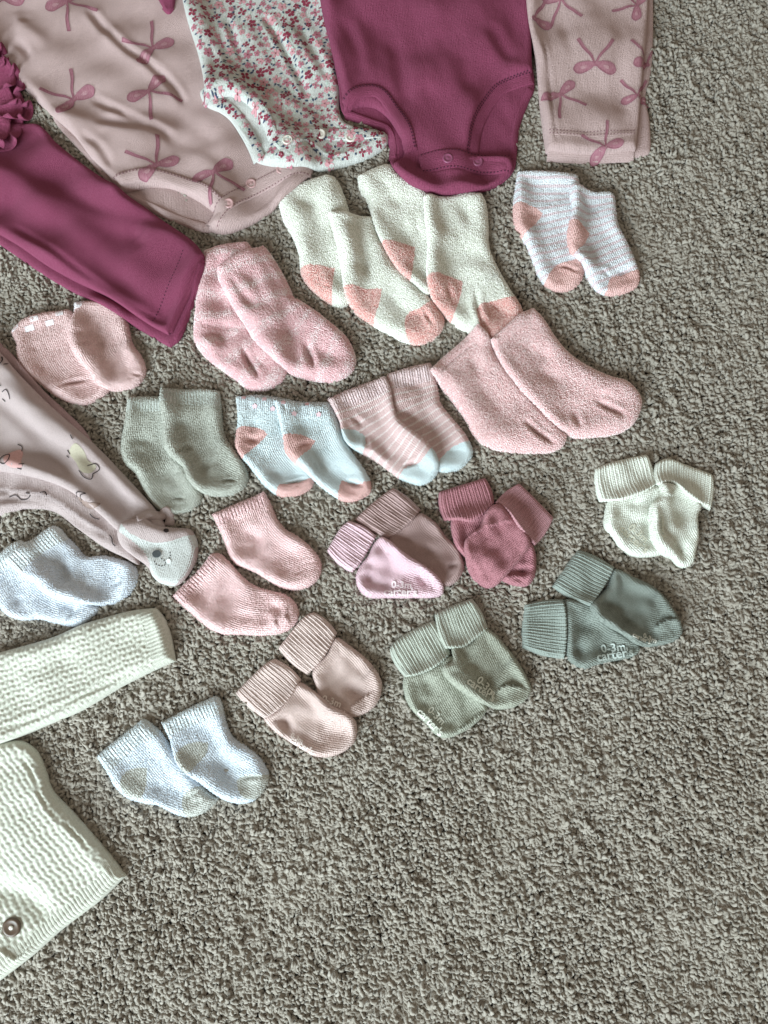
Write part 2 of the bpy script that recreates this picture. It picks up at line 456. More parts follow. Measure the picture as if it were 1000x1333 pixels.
# ------------------------------------------------------------------ materials
def lin(c):
    g = .3 * c[0] + .55 * c[1] + .15 * c[2]; c = [g + (v - g) * .80 for v in c]
    return tuple(((v/255)/12.92 if v/255 <= .04045 else ((v/255+.055)/1.055)**2.4) for v in c) + (1,)
class NT:
    def __init__(s, name):
        s.m = bpy.data.materials.new(name); s.m.use_nodes = True; s.t = s.m.node_tree; s.b = s.t.nodes['Principled BSDF']
        s.b.inputs['Roughness'].default_value = .9; s.b.inputs['Specular IOR Level'].default_value = .15
    def n(s, ty, **kw):
        x = s.t.nodes.new(ty)
        for k, v in kw.items():
            if k.startswith('i_'): x.inputs[int(k[2:])].default_value = v
            else: setattr(x, k, v)
        return x
    def l(s, a, b): s.t.links.new(a, b)
    def math(s, op, a, b=None):
        x = s.n('ShaderNodeMath', operation=op)
        for i, v in enumerate((a, b)):
            if v is None: continue
            if isinstance(v, (int, float)): x.inputs[i].default_value = v
            else: s.l(v, x.inputs[i])
        return x.outputs[0]
    def mix(s, fac, a, b, blend='MIX'):
        x = s.n('ShaderNodeMix', data_type='RGBA', blend_type=blend)
        for sock, v in ((x.inputs[0], fac), (x.inputs[6], a), (x.inputs[7], b)):
            if isinstance(v, (int, float)): sock.default_value = v
            elif isinstance(v, tuple): sock.default_value = v
            else: s.l(v, sock)
        return x.outputs[2]
    def uv(s):
        return s.n('ShaderNodeTexCoord').outputs['UV']
    def noise(s, vec, scale, detail=2, rough=.5):
        x = s.n('ShaderNodeTexNoise'); x.inputs['Scale'].default_value = scale; x.inputs['Detail'].default_value = detail; x.inputs['Roughness'].default_value = rough
        s.l(vec, x.inputs['Vector']); return x.outputs['Fac']
    def ramp(s, fac, lo, hi):
        x = s.n('ShaderNodeMapRange', clamp=True); s.l(fac, x.inputs[0]); x.inputs[1].default_value = lo; x.inputs[2].default_value = hi
        return x.outputs[0]
    def bump(s, h, dist, strength=1.0):
        x = s.n('ShaderNodeBump'); x.inputs['Strength'].default_value = strength; x.inputs['Distance'].default_value = dist
        s.l(h, x.inputs['Height']); s.l(x.outputs[0], s.b.inputs['Normal']); return x
def sine(m, v, pitch_cm, ph=0.0):
    return m.math('MULTIPLY_ADD', m.math('SINE', m.math('MULTIPLY_ADD', v, 6.2832 / pitch_cm)), .5) if False else m.math('ADD', m.math('MULTIPLY', m.math('SINE', m.math('ADD', m.math('MULTIPLY', v, 6.2832 / pitch_cm), ph)), .5), .5)

def knit(name, c, c2=None, heather=.25, wale=.15, course=.12, depth=.0005, fuzz=.7, stripe=None, rib=None, sheen=.35, coarse=1.0):
    """machine-knit cloth: wales and courses as fine relief, mottled yarn colour, optional stripes"""
    m = NT(name); uv = m.uv()
    sp = m.n('ShaderNodeSeparateXYZ'); m.l(uv, sp.inputs[0])
    warp = m.noise(uv, 6.0, 2)
    u = m.math('ADD', sp.outputs[0], m.math('MULTIPLY', m.math('SUBTRACT', warp, .5), .10))
    v = m.math('ADD', sp.outputs[1], m.math('MULTIPLY', m.math('SUBTRACT', warp, .5), .10))
    mp = m.n('ShaderNodeMapping'); m.l(uv, mp.inputs[0]); mp.inputs['Scale'].default_value = (5.5, 1.6, 1)
    n1 = m.noise(mp.outputs[0], 3.2, 4, .7)
    n2 = m.noise(uv, 9.0, 3, .75)
    col = m.mix(m.math('MULTIPLY', m.ramp(n1, .38, .66), heather), lin(c), lin(c2 or [min(255, x * 1.10 + 10) for x in c]))
    if stripe:
        sc, pitch, duty = stripe[:3]
        w = sine(m, v, pitch)
        k = m.ramp(m.math('ADD', w, m.math('MULTIPLY', m.math('SUBTRACT', n2, .5), .25)), 1 - duty, 1 - duty * .5)
        col = m.mix(m.math('MULTIPLY', k, stripe[3] if len(stripe) > 3 else .9), col, lin(sc))
    col = m.mix(m.math('MULTIPLY', m.ramp(n2, .42, .68), .5), col, lin([x * .82 for x in c]))
    m.l(col, m.b.inputs['Base Color'])
    a = sine(m, u, wale); b = sine(m, v, course)
    amp = m.ramp(m.noise(uv, 1.3, 3, .6), .3, .7)
    h = m.math('ADD', m.math('MULTIPLY', a, m.math('ADD', m.math('MULTIPLY', amp, .7), .35)), m.math('MULTIPLY', b, .4))
    h = m.math('ADD', h, m.math('MULTIPLY', m.noise(uv, 6.5, 4, .7), fuzz * 2.6))
    if rib: h = m.math('ADD', h, m.math('MULTIPLY', m.math('POWER', sine(m, u, rib), .6), 2.2))
    m.bump(h, depth)
    m.b.inputs['Sheen Weight'].default_value = sheen; m.b.inputs['Sheen Roughness'].default_value = .5
    m.b.inputs['Sheen Tint'].default_value = lin([min(255, x * .5 + 128) for x in c])
    return m.m

def jersey(name, c, c2=None, depth=.0006, var=.6):
    m = NT(name); uv = m.uv()
    sp = m.n('ShaderNodeSeparateXYZ'); m.l(uv, sp.inputs[0])
    n1 = m.noise(uv, 6.0, 5, .85); n2 = m.noise(uv, 1.1, 2)
    col = m.mix(m.math('MULTIPLY', m.ramp(n1, .35, .7), var), lin(c), lin(c2 or [min(255, x * 1.12 + 8) for x in c]))
    col = m.mix(m.math('MULTIPLY', m.ramp(n2, .4, .7), .10), col, lin([x * .9 for x in c]))
    m.l(m.mix(m.math('MULTIPLY', m.ramp(m.noise(uv, 10.0, 4, .8), .45, .65), .4), col, lin([x * .84 for x in c])), m.b.inputs['Base Color'])
    h = m.math('ADD', m.math('MULTIPLY', m.math('ADD', sine(m, sp.outputs[0], .13), m.math('MULTIPLY', sine(m, sp.outputs[1], .11), .5)), .35), m.math('MULTIPLY', m.noise(uv, 7.0, 5, .85), 3.4))
    mw = m.n('ShaderNodeMapping'); m.l(uv, mw.inputs[0]); mw.inputs['Scale'].default_value = (.9, .28, 1); mw.inputs['Rotation'].default_value = (0, 0, .5)
    h = m.math('ADD', h, m.math('MULTIPLY', m.noise(mw.outputs[0], 1.0, 3, .55), 5.0))
    m.bump(h, depth)
    m.b.inputs['Sheen Weight'].default_value = .2; m.b.inputs['Sheen Roughness'].default_value = .5; m.b.inputs['Specular IOR Level'].default_value = .05; m.b.inputs['Roughness'].default_value = 1
    m.b.inputs['Sheen Tint'].default_value = lin([min(255, x * .6 + 95) for x in c])
    return m.m

def terry(name, c, tip, stripe=None, amt=.75):
    """loop pile yarn: colour per loop between base and tip"""
    m = NT(name); at = m.n('ShaderNodeAttribute', attribute_name='tint'); uv = m.uv()
    f = m.math('MULTIPLY', m.ramp(at.outputs['Fac'], .15, .95), amt)
    base = lin(c)
    col = m.mix(f, base, lin(tip))
    if stripe:
        sp = m.n('ShaderNodeSeparateXYZ'); m.l(uv, sp.inputs[0])
        n = m.noise(uv, 2.2, 3, .6)
        k = sine(m, m.math('ADD', sp.outputs[1], m.math('MULTIPLY', n, .8)), stripe[1])
        col = m.mix(m.math('MULTIPLY', m.ramp(k, .55, .85), stripe[2]), col, lin(stripe[0]))
    m.l(col, m.b.inputs['Base Color'])
    m.b.inputs['Sheen Weight'].default_value = .4
    m.b.inputs['Subsurface Weight'].default_value = 0
    return m.m

def plain(name, c, rough=.6, spec=.3, var=.0):
    m = NT(name); m.b.inputs['Base Color'].default_value = lin(c)
    m.b.inputs['Roughness'].default_value = rough; m.b.inputs['Specular IOR Level'].default_value = spec
    if var:
        n = m.noise(m.n('ShaderNodeTexCoord').outputs['Object'], 900, 3, .7)
        m.l(m.mix(m.math('MULTIPLY', m.ramp(n, .35, .65), var), lin(c), lin([min(255, x * 1.25 + 15) for x in c])), m.b.inputs['Base Color'])
    return m.m

def print_mat(name, c, c2):
    """watercolour print on cloth"""
    m = NT(name); uv = m.uv()
    mp = m.n('ShaderNodeMapping'); m.l(uv, mp.inputs[0]); mp.inputs['Rotation'].default_value = (0, 0, .6); mp.inputs['Scale'].default_value = (9, 2.2, 1)
    f = m.ramp(m.noise(mp.outputs[0], 1.6, 3, .6), .38, .62)
    m.l(m.mix(f, lin(c), lin(c2)), m.b.inputs['Base Color'])
    m.bump(m.noise(uv, 22.0, 4, .75), .0003)
    return m.m

# ------------------------------------------------------------------ the carpet
def carpet_mat():
    m = NT('carpet yarn'); oi = m.n('ShaderNodeObjectInfo'); tc = m.n('ShaderNodeTexCoord')
    n = m.noise(tc.outputs['Object'], 700, 3, .7)
    c = m.mix(m.ramp(oi.outputs['Random'], 0, 1), lin((142, 133, 119)), lin((166, 158, 145)))
    c = m.mix(m.math('MULTIPLY', m.ramp(n, .4, .7), .35), c, lin((130, 121, 108)))
    m.l(c, m.b.inputs['Base Color']); m.b.inputs['Sheen Weight'].default_value = .25
    m.bump(n, .0005)
    return m.m
def backing_mat():
    m = NT('carpet backing'); tc = m.n('ShaderNodeTexCoord')
    v = m.n('ShaderNodeTexVoronoi'); v.inputs['Scale'].default_value = 320; m.l(tc.outputs['Object'], v.inputs['Vector'])
    n = m.noise(tc.outputs['Object'], 40, 4)
    m.l(m.mix(n, lin((120, 112, 98)), lin((160, 152, 138))), m.b.inputs['Base Color'])
    m.bump(v.outputs['Distance'], .004)
    return m.m
YARN = carpet_mat()
o = mesh_obj('carpet', [(-2.5, -2.5, -.0055), (2.5, -2.5, -.0055), (2.5, 2.5, -.0055), (-2.5, 2.5, -.0055)], [(0, 1, 2, 3)], backing_mat(), None, smooth=False)
o['kind'] = 'structure'

def tuft(seed):
    """one twisted two-ply yarn end that rises from the backing and curls over"""
    r = np.random.RandomState(seed); ns, nk = 15, 9
    p = np.array([0., 0, -.0085]); d = np.array([0., 0, 1.]); pts = [p]; L = r.uniform(.0105, .0138)
    az = 0.0; bend = r.uniform(.18, .33); curl = r.uniform(-.32, .32)
    for i in range(ns - 1):
        if i > 4:
            az += curl; el = math.atan2(d[2], math.hypot(d[0], d[1])) - bend * (1.0 if i < 9 else .55)
            el = max(el, -.85); d = np.array([math.cos(az)*math.cos(el), math.sin(az)*math.cos(el), math.sin(el)])
        p = p + d * L / (ns - 1); pts.append(p)
    pts = np.array(pts); T = np.gradient(pts, axis=0); T /= np.linalg.norm(T, axis=1)[:, None]
    V = []; R0 = r.uniform(.00125, .0016)
    for i in range(ns):
        a = np.cross(T[i], [0.3, 1, .1]); a /= np.linalg.norm(a); b = np.cross(T[i], a)
        t = i / (ns - 1); rad = R0 * (.8 + .3 * math.sin(t * 2.6)) * (1 if t < .86 else max(.25, 1 - ((t - .86) / .14) ** 2 * .8))
        for k in range(nk):
            th = 2 * math.pi * k / nk; rr = rad * (1 + .24 * math.cos(2 * (th - t * 7.5)) + r.uniform(-.06, .06))
            V.append(pts[i] + (a * math.cos(th) + b * math.sin(th)) * rr)
    F = [(i*nk+k, i*nk+(k+1) % nk, (i+1)*nk+(k+1) % nk, (i+1)*nk+k) for i in range(ns-1) for k in range(nk)]
    V.append(pts[-1] + T[-1] * R0 * .3); F += [((ns-1)*nk+k, (ns-1)*nk+(k+1) % nk, len(V)-1) for k in range(nk)]
    me = bpy.data.meshes.new('yarn_tuft'); me.from_pydata([tuple(v) for v in V], [], F); me.update()
    me.polygons.foreach_set('use_smooth', np.ones(len(me.polygons), bool)); me.materials.append(YARN)
    return bpy.data.objects.new('yarn_tuft', me)
TC = bpy.data.collections.new('yarn_tufts')
NT_ = 14
for i in range(NT_): TC.objects.link(tuft(100 + i))

def carpet_pile():
    r = np.random.RandomState(5); sp = .0019
    nx, ny = int(.90 / sp), int(1.0 / (sp * .866))
    J, I = np.meshgrid(np.arange(ny), np.arange(nx), indexing='ij')
    P = np.stack([-.45 + (I + .5 * (J % 2)) * sp, -.45 + J * sp * .866], 2).reshape(-1, 2)
    P += r.uniform(-.55, .55, P.shape) * sp
    x, y = hm_idx(P); P = P[bil(gblur((HM > .002).astype(float), 3.0), x, y) < .93]      # no yarn deep under the clothes
    n = len(P)
    lean = Waves(3, .05, .22)(P) * 1.2 + Waves(8, .015, .05)(P) * .8        # combed direction wanders
    W2 = Waves(11, .03, .12)(P); W3 = Waves(17, .010, .022)(P)
    rot = np.stack([r.normal(0, .16, n), r.normal(0, .16, n), lean + r.normal(0, .95, n)], 1)
    rot[:, 0] += .22 * W2; rot[:, 1] += .22 * Waves(23, .04, .2)(P)
    scl = np.clip(.79 + .04 * W2 + .05 * W3 + r.normal(0, .06, n), .55, 1.0)
    z = -.0003 + .0005 * W2 + .0004 * W3 + r.normal(0, .0004, n)
    me = bpy.data.meshes.new('carpet_pile'); me.vertices.add(n)
    me.vertices.foreach_set('co', np.concatenate([P, z[:, None]], 1).astype(np.float32).ravel())
    a = me.attributes.new('rot', 'FLOAT_VECTOR', 'POINT'); a.data.foreach_set('vector', rot.astype(np.float32).ravel())
    a = me.attributes.new('scl', 'FLOAT', 'POINT'); a.data.foreach_set('value', scl.astype(np.float32))
    a = me.attributes.new('idx', 'INT', 'POINT'); a.data.foreach_set('value', r.randint(0, NT_, n).astype(np.int32))
    o = bpy.data.objects.new('carpet_pile', me); COL.objects.link(o)
    o['kind'] = 'stuff'; o['label'] = 'taupe grey curly twisted carpet pile under the clothes'; o['category'] = 'carpet'
    ng = bpy.data.node_groups.new('carpet pile', 'GeometryNodeTree')
    ng.interface.new_socket('Geometry', in_out='INPUT', socket_type='NodeSocketGeometry')
    ng.interface.new_socket('Geometry', in_out='OUTPUT', socket_type='NodeSocketGeometry')
    N = ng.nodes; gi = N.new('NodeGroupInput'); go = N.new('NodeGroupOutput')
    ci = N.new('GeometryNodeCollectionInfo'); ci.inputs[0].default_value = TC; ci.inputs[1].default_value = True; ci.inputs[2].default_value = True
    ip = N.new('GeometryNodeInstanceOnPoints'); ip.inputs['Pick Instance'].default_value = True
    def na(name, ty):
        x = N.new('GeometryNodeInputNamedAttribute'); x.data_type = ty; x.inputs[0].default_value = name; return x.outputs[0]
    l = ng.links.new
    l(gi.outputs[0], ip.inputs['Points']); l(ci.outputs[0], ip.inputs['Instance'])
    l(na('idx', 'INT'), ip.inputs['Instance Index']); l(na('rot', 'FLOAT_VECTOR'), ip.inputs['Rotation']); l(na('scl', 'FLOAT'), ip.inputs['Scale'])
    l(ip.outputs[0], go.inputs[0])
    md = o.modifiers.new('pile', 'NODES'); md.node_group = ng

# ------------------------------------------------------------------ crops of the photograph used for measuring
cA = crop(0, 0, 2.2222); cB = crop(230, 0, 3.0303); cC = crop(420, 0, 2.2222); cD = crop(0, 370, 3.0303)
cI = crop(0, 780, 2.5639); cK = crop(660, 200, 5); cL = crop(350, 200, 2.9412); cM = crop(110, 890, 4)
ca = crop(560, 560, 5); cb = crop(760, 570, 5); cc = crop(490, 770, 4.5455); cd_ = crop(670, 700, 4.3478)
ce = crop(290, 785, 4.5455); cf = crop(410, 620, 5); cg = crop(0, 1130, 5); ch = crop(0, 0, 3.8462)
k1 = crop(150, 490, 5.5556); k2 = crop(0, 370, 5); k3 = crop(240, 300, 4.3478); k4 = crop(550, 385, 3.3333)
k5 = crop(415, 465, 4.7619); k6 = crop(295, 505, 5.1282); k7 = crop(210, 630, 4.5455); k8 = crop(0, 670, 5.2632)

def sock(name, label, group, cr, outline, spine, mat, regions=(), creases=(), T=.0078, R=.0048, sag=.32, amp=.0012, z=.006, step=.0013, part='foot', pil=None, seed=None, lam=(.018, .06)):
    t = thing(name, label, 'sock', None, group)
    it = Item(cr(outline), T=T, R=R, sag=sag, amp=amp, lam=lam, creases=[(cr(c[0]),) + tuple(c[1:]) for c in creases], z=z, spine=cr(spine), seed=seed)
    obs = build(it, t, [mat] + [r[2] for r in regions], step, [cr(r[1]) for r in regions], [part] + [r[0] for r in regions])
    if pil:
        for k, ob in enumerate(obs):
            if ob is not None: pile(ob, pil[min(k, len(pil) - 1)], seed=Item.n * 10 + k)
    else:
        g, z_ = (.00125, .00058) if name == 'ankle_sock' else (.0013, .00044)
        for k, ob in enumerate(obs):
            if ob is not None: pile(ob, ob.data.materials[0], gap=g, size=z_, seed=Item.n * 10 + k)
    return t, it, obs

def lettering(parent, cr, rows, mat, z, it):
    """rubber grip writing on a sole: rows of (text, left-end px, right-end px) laid along the given line"""
    for text, a, b in rows:
        w = G(cr([a, b]), z); p, q = w[0], w[1]; L = np.linalg.norm(q - p); ang = math.atan2(*(q - p)[::-1])
        cu = bpy.data.curves.new('lettering', 'FONT'); cu.body = text; cu.resolution_u = 3; cu.size = 1; cu.offset = .022
        tmp = bpy.data.objects.new('tmp', cu); COL.objects.link(tmp)
        bpy.context.view_layer.update()
        me = bpy.data.meshes.new_from_object(tmp.evaluated_get(bpy.context.evaluated_depsgraph_get()))
        bpy.data.objects.remove(tmp)
        V = np.empty(len(me.vertices) * 3, np.float32); me.vertices.foreach_get('co', V); V = V.reshape(-1, 3)
        F = [tuple(f.vertices) for f in me.polygons]; bpy.data.meshes.remove(me)
        x0, x1 = V[:, 0].min(), V[:, 0].max(); s = L / (x1 - x0)
        X = (V[:, 0] - x0) * s; Y = V[:, 1] * s
        ca_, sa = math.cos(ang), math.sin(ang)
        P = np.stack([p[0] + X*ca_ - Y*sa, p[1] + X*sa + Y*ca_], 1)
        zt = np.max([it.z(P + np.array(o_)) for o_ in ((0, 0), (.0012, 0), (-.0012, 0), (0, .0012), (0, -.0012))], 0)
        top = np.concatenate([P, (zt + .0009)[:, None]], 1)
        mesh_obj('lettering', top, F, mat, parent, smooth=True)

# ================================================================== SOCKS
# ---- heather grey pair
gcuf = knit('grey rib', (190, 196, 186), (212, 218, 208), .5, rib=.22, wale=.11)
gbod = knit('grey heather knit', (164, 166, 152), (206, 210, 199), .75, fuzz=.9, depth=.0005)
gr = 'heather grey ankle socks'
sock('ankle_sock', 'heather grey ankle sock lying underneath its twin, toe by the animal foot', gr, k1,
     [(85,145,1),(75,250),(60,350),(38,470),(40,560),(75,640),(140,700),(190,800),(240,890),(300,950),(380,990),(480,985),(570,950),(620,890),(628,850),(600,780),(540,680),(470,560),(450,420),(440,300),(430,150,1),(250,138)],
     [(260,140),(255,400),(300,640),(480,900)], gbod, [('cuff', [(0,60,1),(700,60,1),(700,262,1),(0,254,1)], gcuf)],
     [([(400,885),(450,878),(520,890)], 2, 2.2), ([(90,480),(200,460),(300,500)], 5, 1.5), ([(180,400),(240,440)], 4, 1.2), ([(250,720),(380,720),(520,770)], 9, 1.5)], z=.005)
sock('ankle_sock', 'heather grey ankle sock lying on top of its twin', gr, k1,
     [(305,55,1),(320,200),(330,300),(332,420),(345,500),(380,560),(440,610),(490,660),(520,740),(570,800),(640,840),(740,850),(850,835),(920,790),(950,720),(935,650),(890,570),(840,500),(790,430),(765,360),(755,250),(740,80,1),(640,65),(450,68)],
     [(520,60),(535,300),(600,560),(900,760)], gbod, [('cuff', [(250,0,1),(820,0,1),(820,196,1),(250,188,1)], gcuf)],
     [([(740,748),(800,738),(880,742)], 2, 2.6), ([(420,555),(500,520),(570,480)], 4, 2.2), ([(590,750),(615,680),(680,610),(760,600)], 5, 1.8), ([(460,290),(480,380)], 10, 2.2), ([(700,500),(780,560)], 10, -1.2)], z=.012)

# ---- pale pink pair with white checks on the welt
pk1 = knit('pale pink terry knit', (230, 190, 188), (241, 212, 210), .4, fuzz=.8)
gr = 'pale pink socks with white checks'
chk = plain('white check yarn', (224, 220, 226), .9, .1, .2)
t, it, _ = sock('ankle_sock', 'pale pink sock with white checked welt, flat beside the printed sleeper leg', gr, k2,
     [(65,300,1),(150,220),(280,180),(400,165),(440,160),(470,180),(520,260),(600,400),(660,520),(705,640),(700,690),(640,740),(540,778),(440,760),(350,720),(260,650),(170,590),(120,520),(100,430),(100,380),(80,340)],
     [(250,210),(290,400),(400,600),(640,700)], pk1, [('welt', [(0,200,1),(500,100,1),(500,200),(400,238),(280,275),(170,315),(95,372),(20,420,1)], pk1)],
     [([(380,685),(440,655),(520,630),(600,605)], 2.5, 3), ([(180,400),(260,420)], 5, 1.3), ([(230,500),(330,600)], 7, 1.2)], z=.005)
decal(t, 'white_check', [curve(k2(q), it.z0, True, .0009) for q in (
     [(75,295,1),(120,255,1),(128,285,1),(85,318,1)], [(205,225,1),(255,208,1),(262,240,1),(212,256,1)], [(365,185,1),(415,176,1),(420,206,1),(372,216,1)],
     [(165,288,1),(222,268,1),(228,298,1),(172,318,1)], [(300,248,1),(350,234,1),(355,264,1),(306,278,1)])], chk)
sock('ankle_sock', 'pale pink sock tucked under the hem of the plum pants', gr, k2,
     [(460,95,1),(470,180),(450,270),(440,340),(460,420),(510,500),(570,560),(600,620),(680,670),(780,670),(870,640),(920,580),(930,520),(900,440),(850,370),(825,290),(815,230),(790,150),(700,90),(600,80)],
     [(630,90),(640,280),(690,450),(880,570)], pk1, [('welt', [(400,40,1),(560,40,1),(524,140,1),(400,180,1)], chk)],
     [([(520,415),(560,390),(600,350)], 3, 2.2), ([(480,320),(570,325)], 5, 1.8), ([(840,570),(930,582)], 2, 2), ([(600,190),(650,290)], 7, 1.3), ([(690,240),(690,320)], 4, 1.2)], z=.011)

# ---- fuzzy pink-and-white striped pair
fz = knit('fuzzy pink backing', (226, 170, 175), None, .3)
ft = terry('fuzzy pink loops', (242, 190, 194), (253, 236, 236), ((252, 242, 241), 1.7, .6), .6)
gr = 'fuzzy pink socks with faint white bands'
sock('fuzzy_sock', 'fuzzy pink and white banded sock lying underneath its twin beside the plum pants', gr, k3,
     [(105,110,1),(200,75),(300,60),(350,55,1),(375,85),(420,180),(480,300),(560,600),(580,760),(560,830),(500,880),(430,900),(360,890),(280,830),(180,760),(100,690),(55,620),(50,530),(60,420),(65,300),(90,180)],
     [(230,70),(200,350),(250,600),(500,840)], fz, (), [([(330,640),(350,720),(390,790),(440,860)], 4, 3.5), ([(80,620),(150,600),(250,660)], 7, 2.5), ([(80,540),(200,545),(330,550)], 4, 1.5)], T=.0095, R=.008, pil=[ft], z=.006)
sock('fuzzy_sock', 'fuzzy pink and white banded sock lying on top of its twin', gr, k3,
     [(185,205,1),(280,150),(380,90),(440,55,1),(470,90),(540,200),(600,320),(615,355),(640,365),(740,430),(830,500),(900,560),(950,640),(968,710),(950,770),(890,820),(810,835),(710,820),(610,795),(540,750),(460,680),(400,620),(350,540),(290,450),(230,340),(190,260)],
     [(310,130),(430,380),(560,560),(900,720)], fz, (), [([(680,590),(700,680),(745,800)], 4.5, 4), ([(230,240),(330,370),(420,470)], 7, 2.8), ([(430,540),(540,570),(660,560)], 13, 2), ([(840,520),(900,570)], 5, 1.5)], T=.0105, R=.008, pil=[ft], z=.013)

# ---- four fuzzy white socks with coral heels and toes
wz = knit('fuzzy white backing', (214, 216, 200), None, .2); hz = knit('fuzzy coral backing', (226, 150, 142), None, .2)
wt = terry('fuzzy white loops', (242, 243, 232), (252, 252, 246), None, .8); ht = terry('fuzzy coral loops', (246, 200, 190), (253, 226, 219), None, .8)
gr = 'fuzzy white socks with coral heels'
WZ = dict(T=.0095, R=.008, pil=[wt, ht, ht])
sock('fuzzy_sock', 'fuzzy white sock with coral heel, leftmost of the four, under the others', gr, cL,
     [(35,180,1),(60,140),(140,100),(220,75,1),(250,85),(290,160),(305,210),(330,300),(340,420),(330,540),(280,580),(230,565),(170,520),(125,460),(115,380),(90,310),(60,260)],
     [(130,110),(200,330),(260,560)], wz, [('heel', [(90,440,1),(180,432),(252,440,1),(246,500),(240,600,1),(120,600,1)], hz)], [([(100,200),(200,180)], 8, 1.2), ([(190,500),(240,520)], 4, 1.2)], z=.006, **WZ)
sock('fuzzy_sock', 'fuzzy white sock with coral heel and toe pointing at the floor, second from left', gr, cL,
     [(230,225,1),(310,222),(400,225,1),(420,300),(480,400),(560,480),(640,560),(672,610),(670,650),(640,690),(590,715),(520,705),(450,670),(390,635),(330,595),(295,540),(280,450),(260,340)],
     [(315,225),(360,450),(470,590),(650,660)], wz, [('heel', [(260,512,1),(350,512),(432,510,1),(425,560),(408,610),(395,680,1),(260,640,1)], hz), ('toe', [(530,606),(590,580),(640,545),(720,540,1),(720,720,1),(560,730,1),(528,690),(522,640)], hz)],
     [([(590,580),(620,640),(640,660)], 2.5, 2.5), ([(300,430),(400,440)], 8, 1.8), ([(560,590),(600,630)], 4, 1.5)], z=.011, **WZ)
sock('fuzzy_sock', 'fuzzy white sock with coral heel, its top tucked under the plum bodysuit', gr, cL,
     [(340,60,1),(400,30),(460,15),(500,40),(560,80),(610,120),(640,250),(650,400),(640,500),(610,525),(560,490),(500,440),(440,340),(405,260),(380,170),(350,120)],
     [(470,30),(520,250),(600,480)], wz, [('heel', [(410,325,1),(480,325),(562,345,1),(556,400),(540,500,1),(460,440,1)], hz)], [([(430,150),(520,170)], 8, 1.3), ([(560,200),(580,330)], 5, 1.5)], z=.014, **WZ)
sock('fuzzy_sock', 'fuzzy white sock with coral heel and toe, rightmost of the four', gr, cL,
     [(595,160,1),(620,145),(700,140),(760,125),(820,130,1),(835,160),(845,240),(850,340),(890,430),(930,500),(975,570),(980,600),(940,660),(880,700),(830,700),(780,670),(720,640),(650,580),(615,520),(605,430),(610,340),(600,250)],
     [(710,140),(725,350),(760,520),(920,640)], wz, [('heel', [(580,480,1),(640,460),(700,458),(745,475,1),(735,540),(705,620),(690,660,1),(580,560,1)], hz), ('toe', [(805,575),(850,555),(900,545),(1000,520,1),(1000,740,1),(850,740,1),(832,690),(808,640)], hz)],
     [([(795,500),(802,580),(835,680)], 3.5, 2.8), ([(680,480),(700,560)], 4, 2.2), ([(760,180),(770,280)], 8, 1.6), ([(840,560),(900,580)], 4, 2)], z=.013, **WZ)

# ---- white socks with thin pink lines
sw = knit('white knit with pink lines', (222, 228, 234), (236, 240, 244), .3, stripe=((222, 192, 198), .62, .36, .85))
sc_ = knit('white welt', (226, 232, 236), None, .3, stripe=((206, 186, 196), .62, .2, .5)); sp_ = knit('peach pink heel', (228, 178, 172), None, .4)
gr = 'white socks with thin pink lines'
sock('ankle_sock', 'white sock with thin pink lines, left of its pair under the bow print pants', gr, cK,
     [(75,105,1),(200,100),(380,115),(465,130,1),(480,200),(460,330),(470,450),(490,560),(520,680),(510,760),(480,830),(420,875),(340,885),(270,860),(220,800),(180,720),(150,640),(110,560),(60,480),(45,380),(55,240)],
     [(270,100),(260,330),(290,500),(400,840)], sw, [('heel', [(0,315,1),(100,325),(190,345),(238,380,1),(200,435),(150,490),(90,560,1),(0,560,1)], sp_), ('toe', [(240,850,1),(280,780),(330,722),(400,700),(460,690),(560,740,1),(560,920,1),(260,920,1)], sp_)],
     [([(310,750),(350,732),(400,742),(440,772),(500,772)], 2.2, 2), ([(120,390),(230,380)], 5, 1.5), ([(220,330),(330,300)], 8, 1.2), ([(290,700),(400,650),(480,660)], 6, -1.4)], z=.006)
sock('ankle_sock', 'white sock with thin pink lines and peach heel, right of its pair', gr, cK,
     [(420,195,1),(500,190),(600,215),(690,215),(720,240,1),(730,330),(745,430),(800,540),(850,650),(885,770),(870,830),(800,870),(700,890),(620,870),(540,780),(480,690),(420,630),(398,540),(410,440),(430,350),(415,250)],
     [(570,205),(585,400),(640,560),(780,850)], sw, [('heel', [(360,430,1),(440,432),(500,450),(552,490,1),(520,560),(440,650,1),(360,650,1)], sp_), ('toe', [(640,930,1),(670,850),(685,790),(760,765),(820,745),(920,715,1),(920,930,1)], sp_)],
     [([(690,790),(640,750),(620,780)], 3, 2.2), ([(700,770),(800,735),(860,700)], 4, 2.2), ([(560,260),(570,400)], 8, 2), ([(660,700),(640,790)], 4, -1.5)], z=.012)

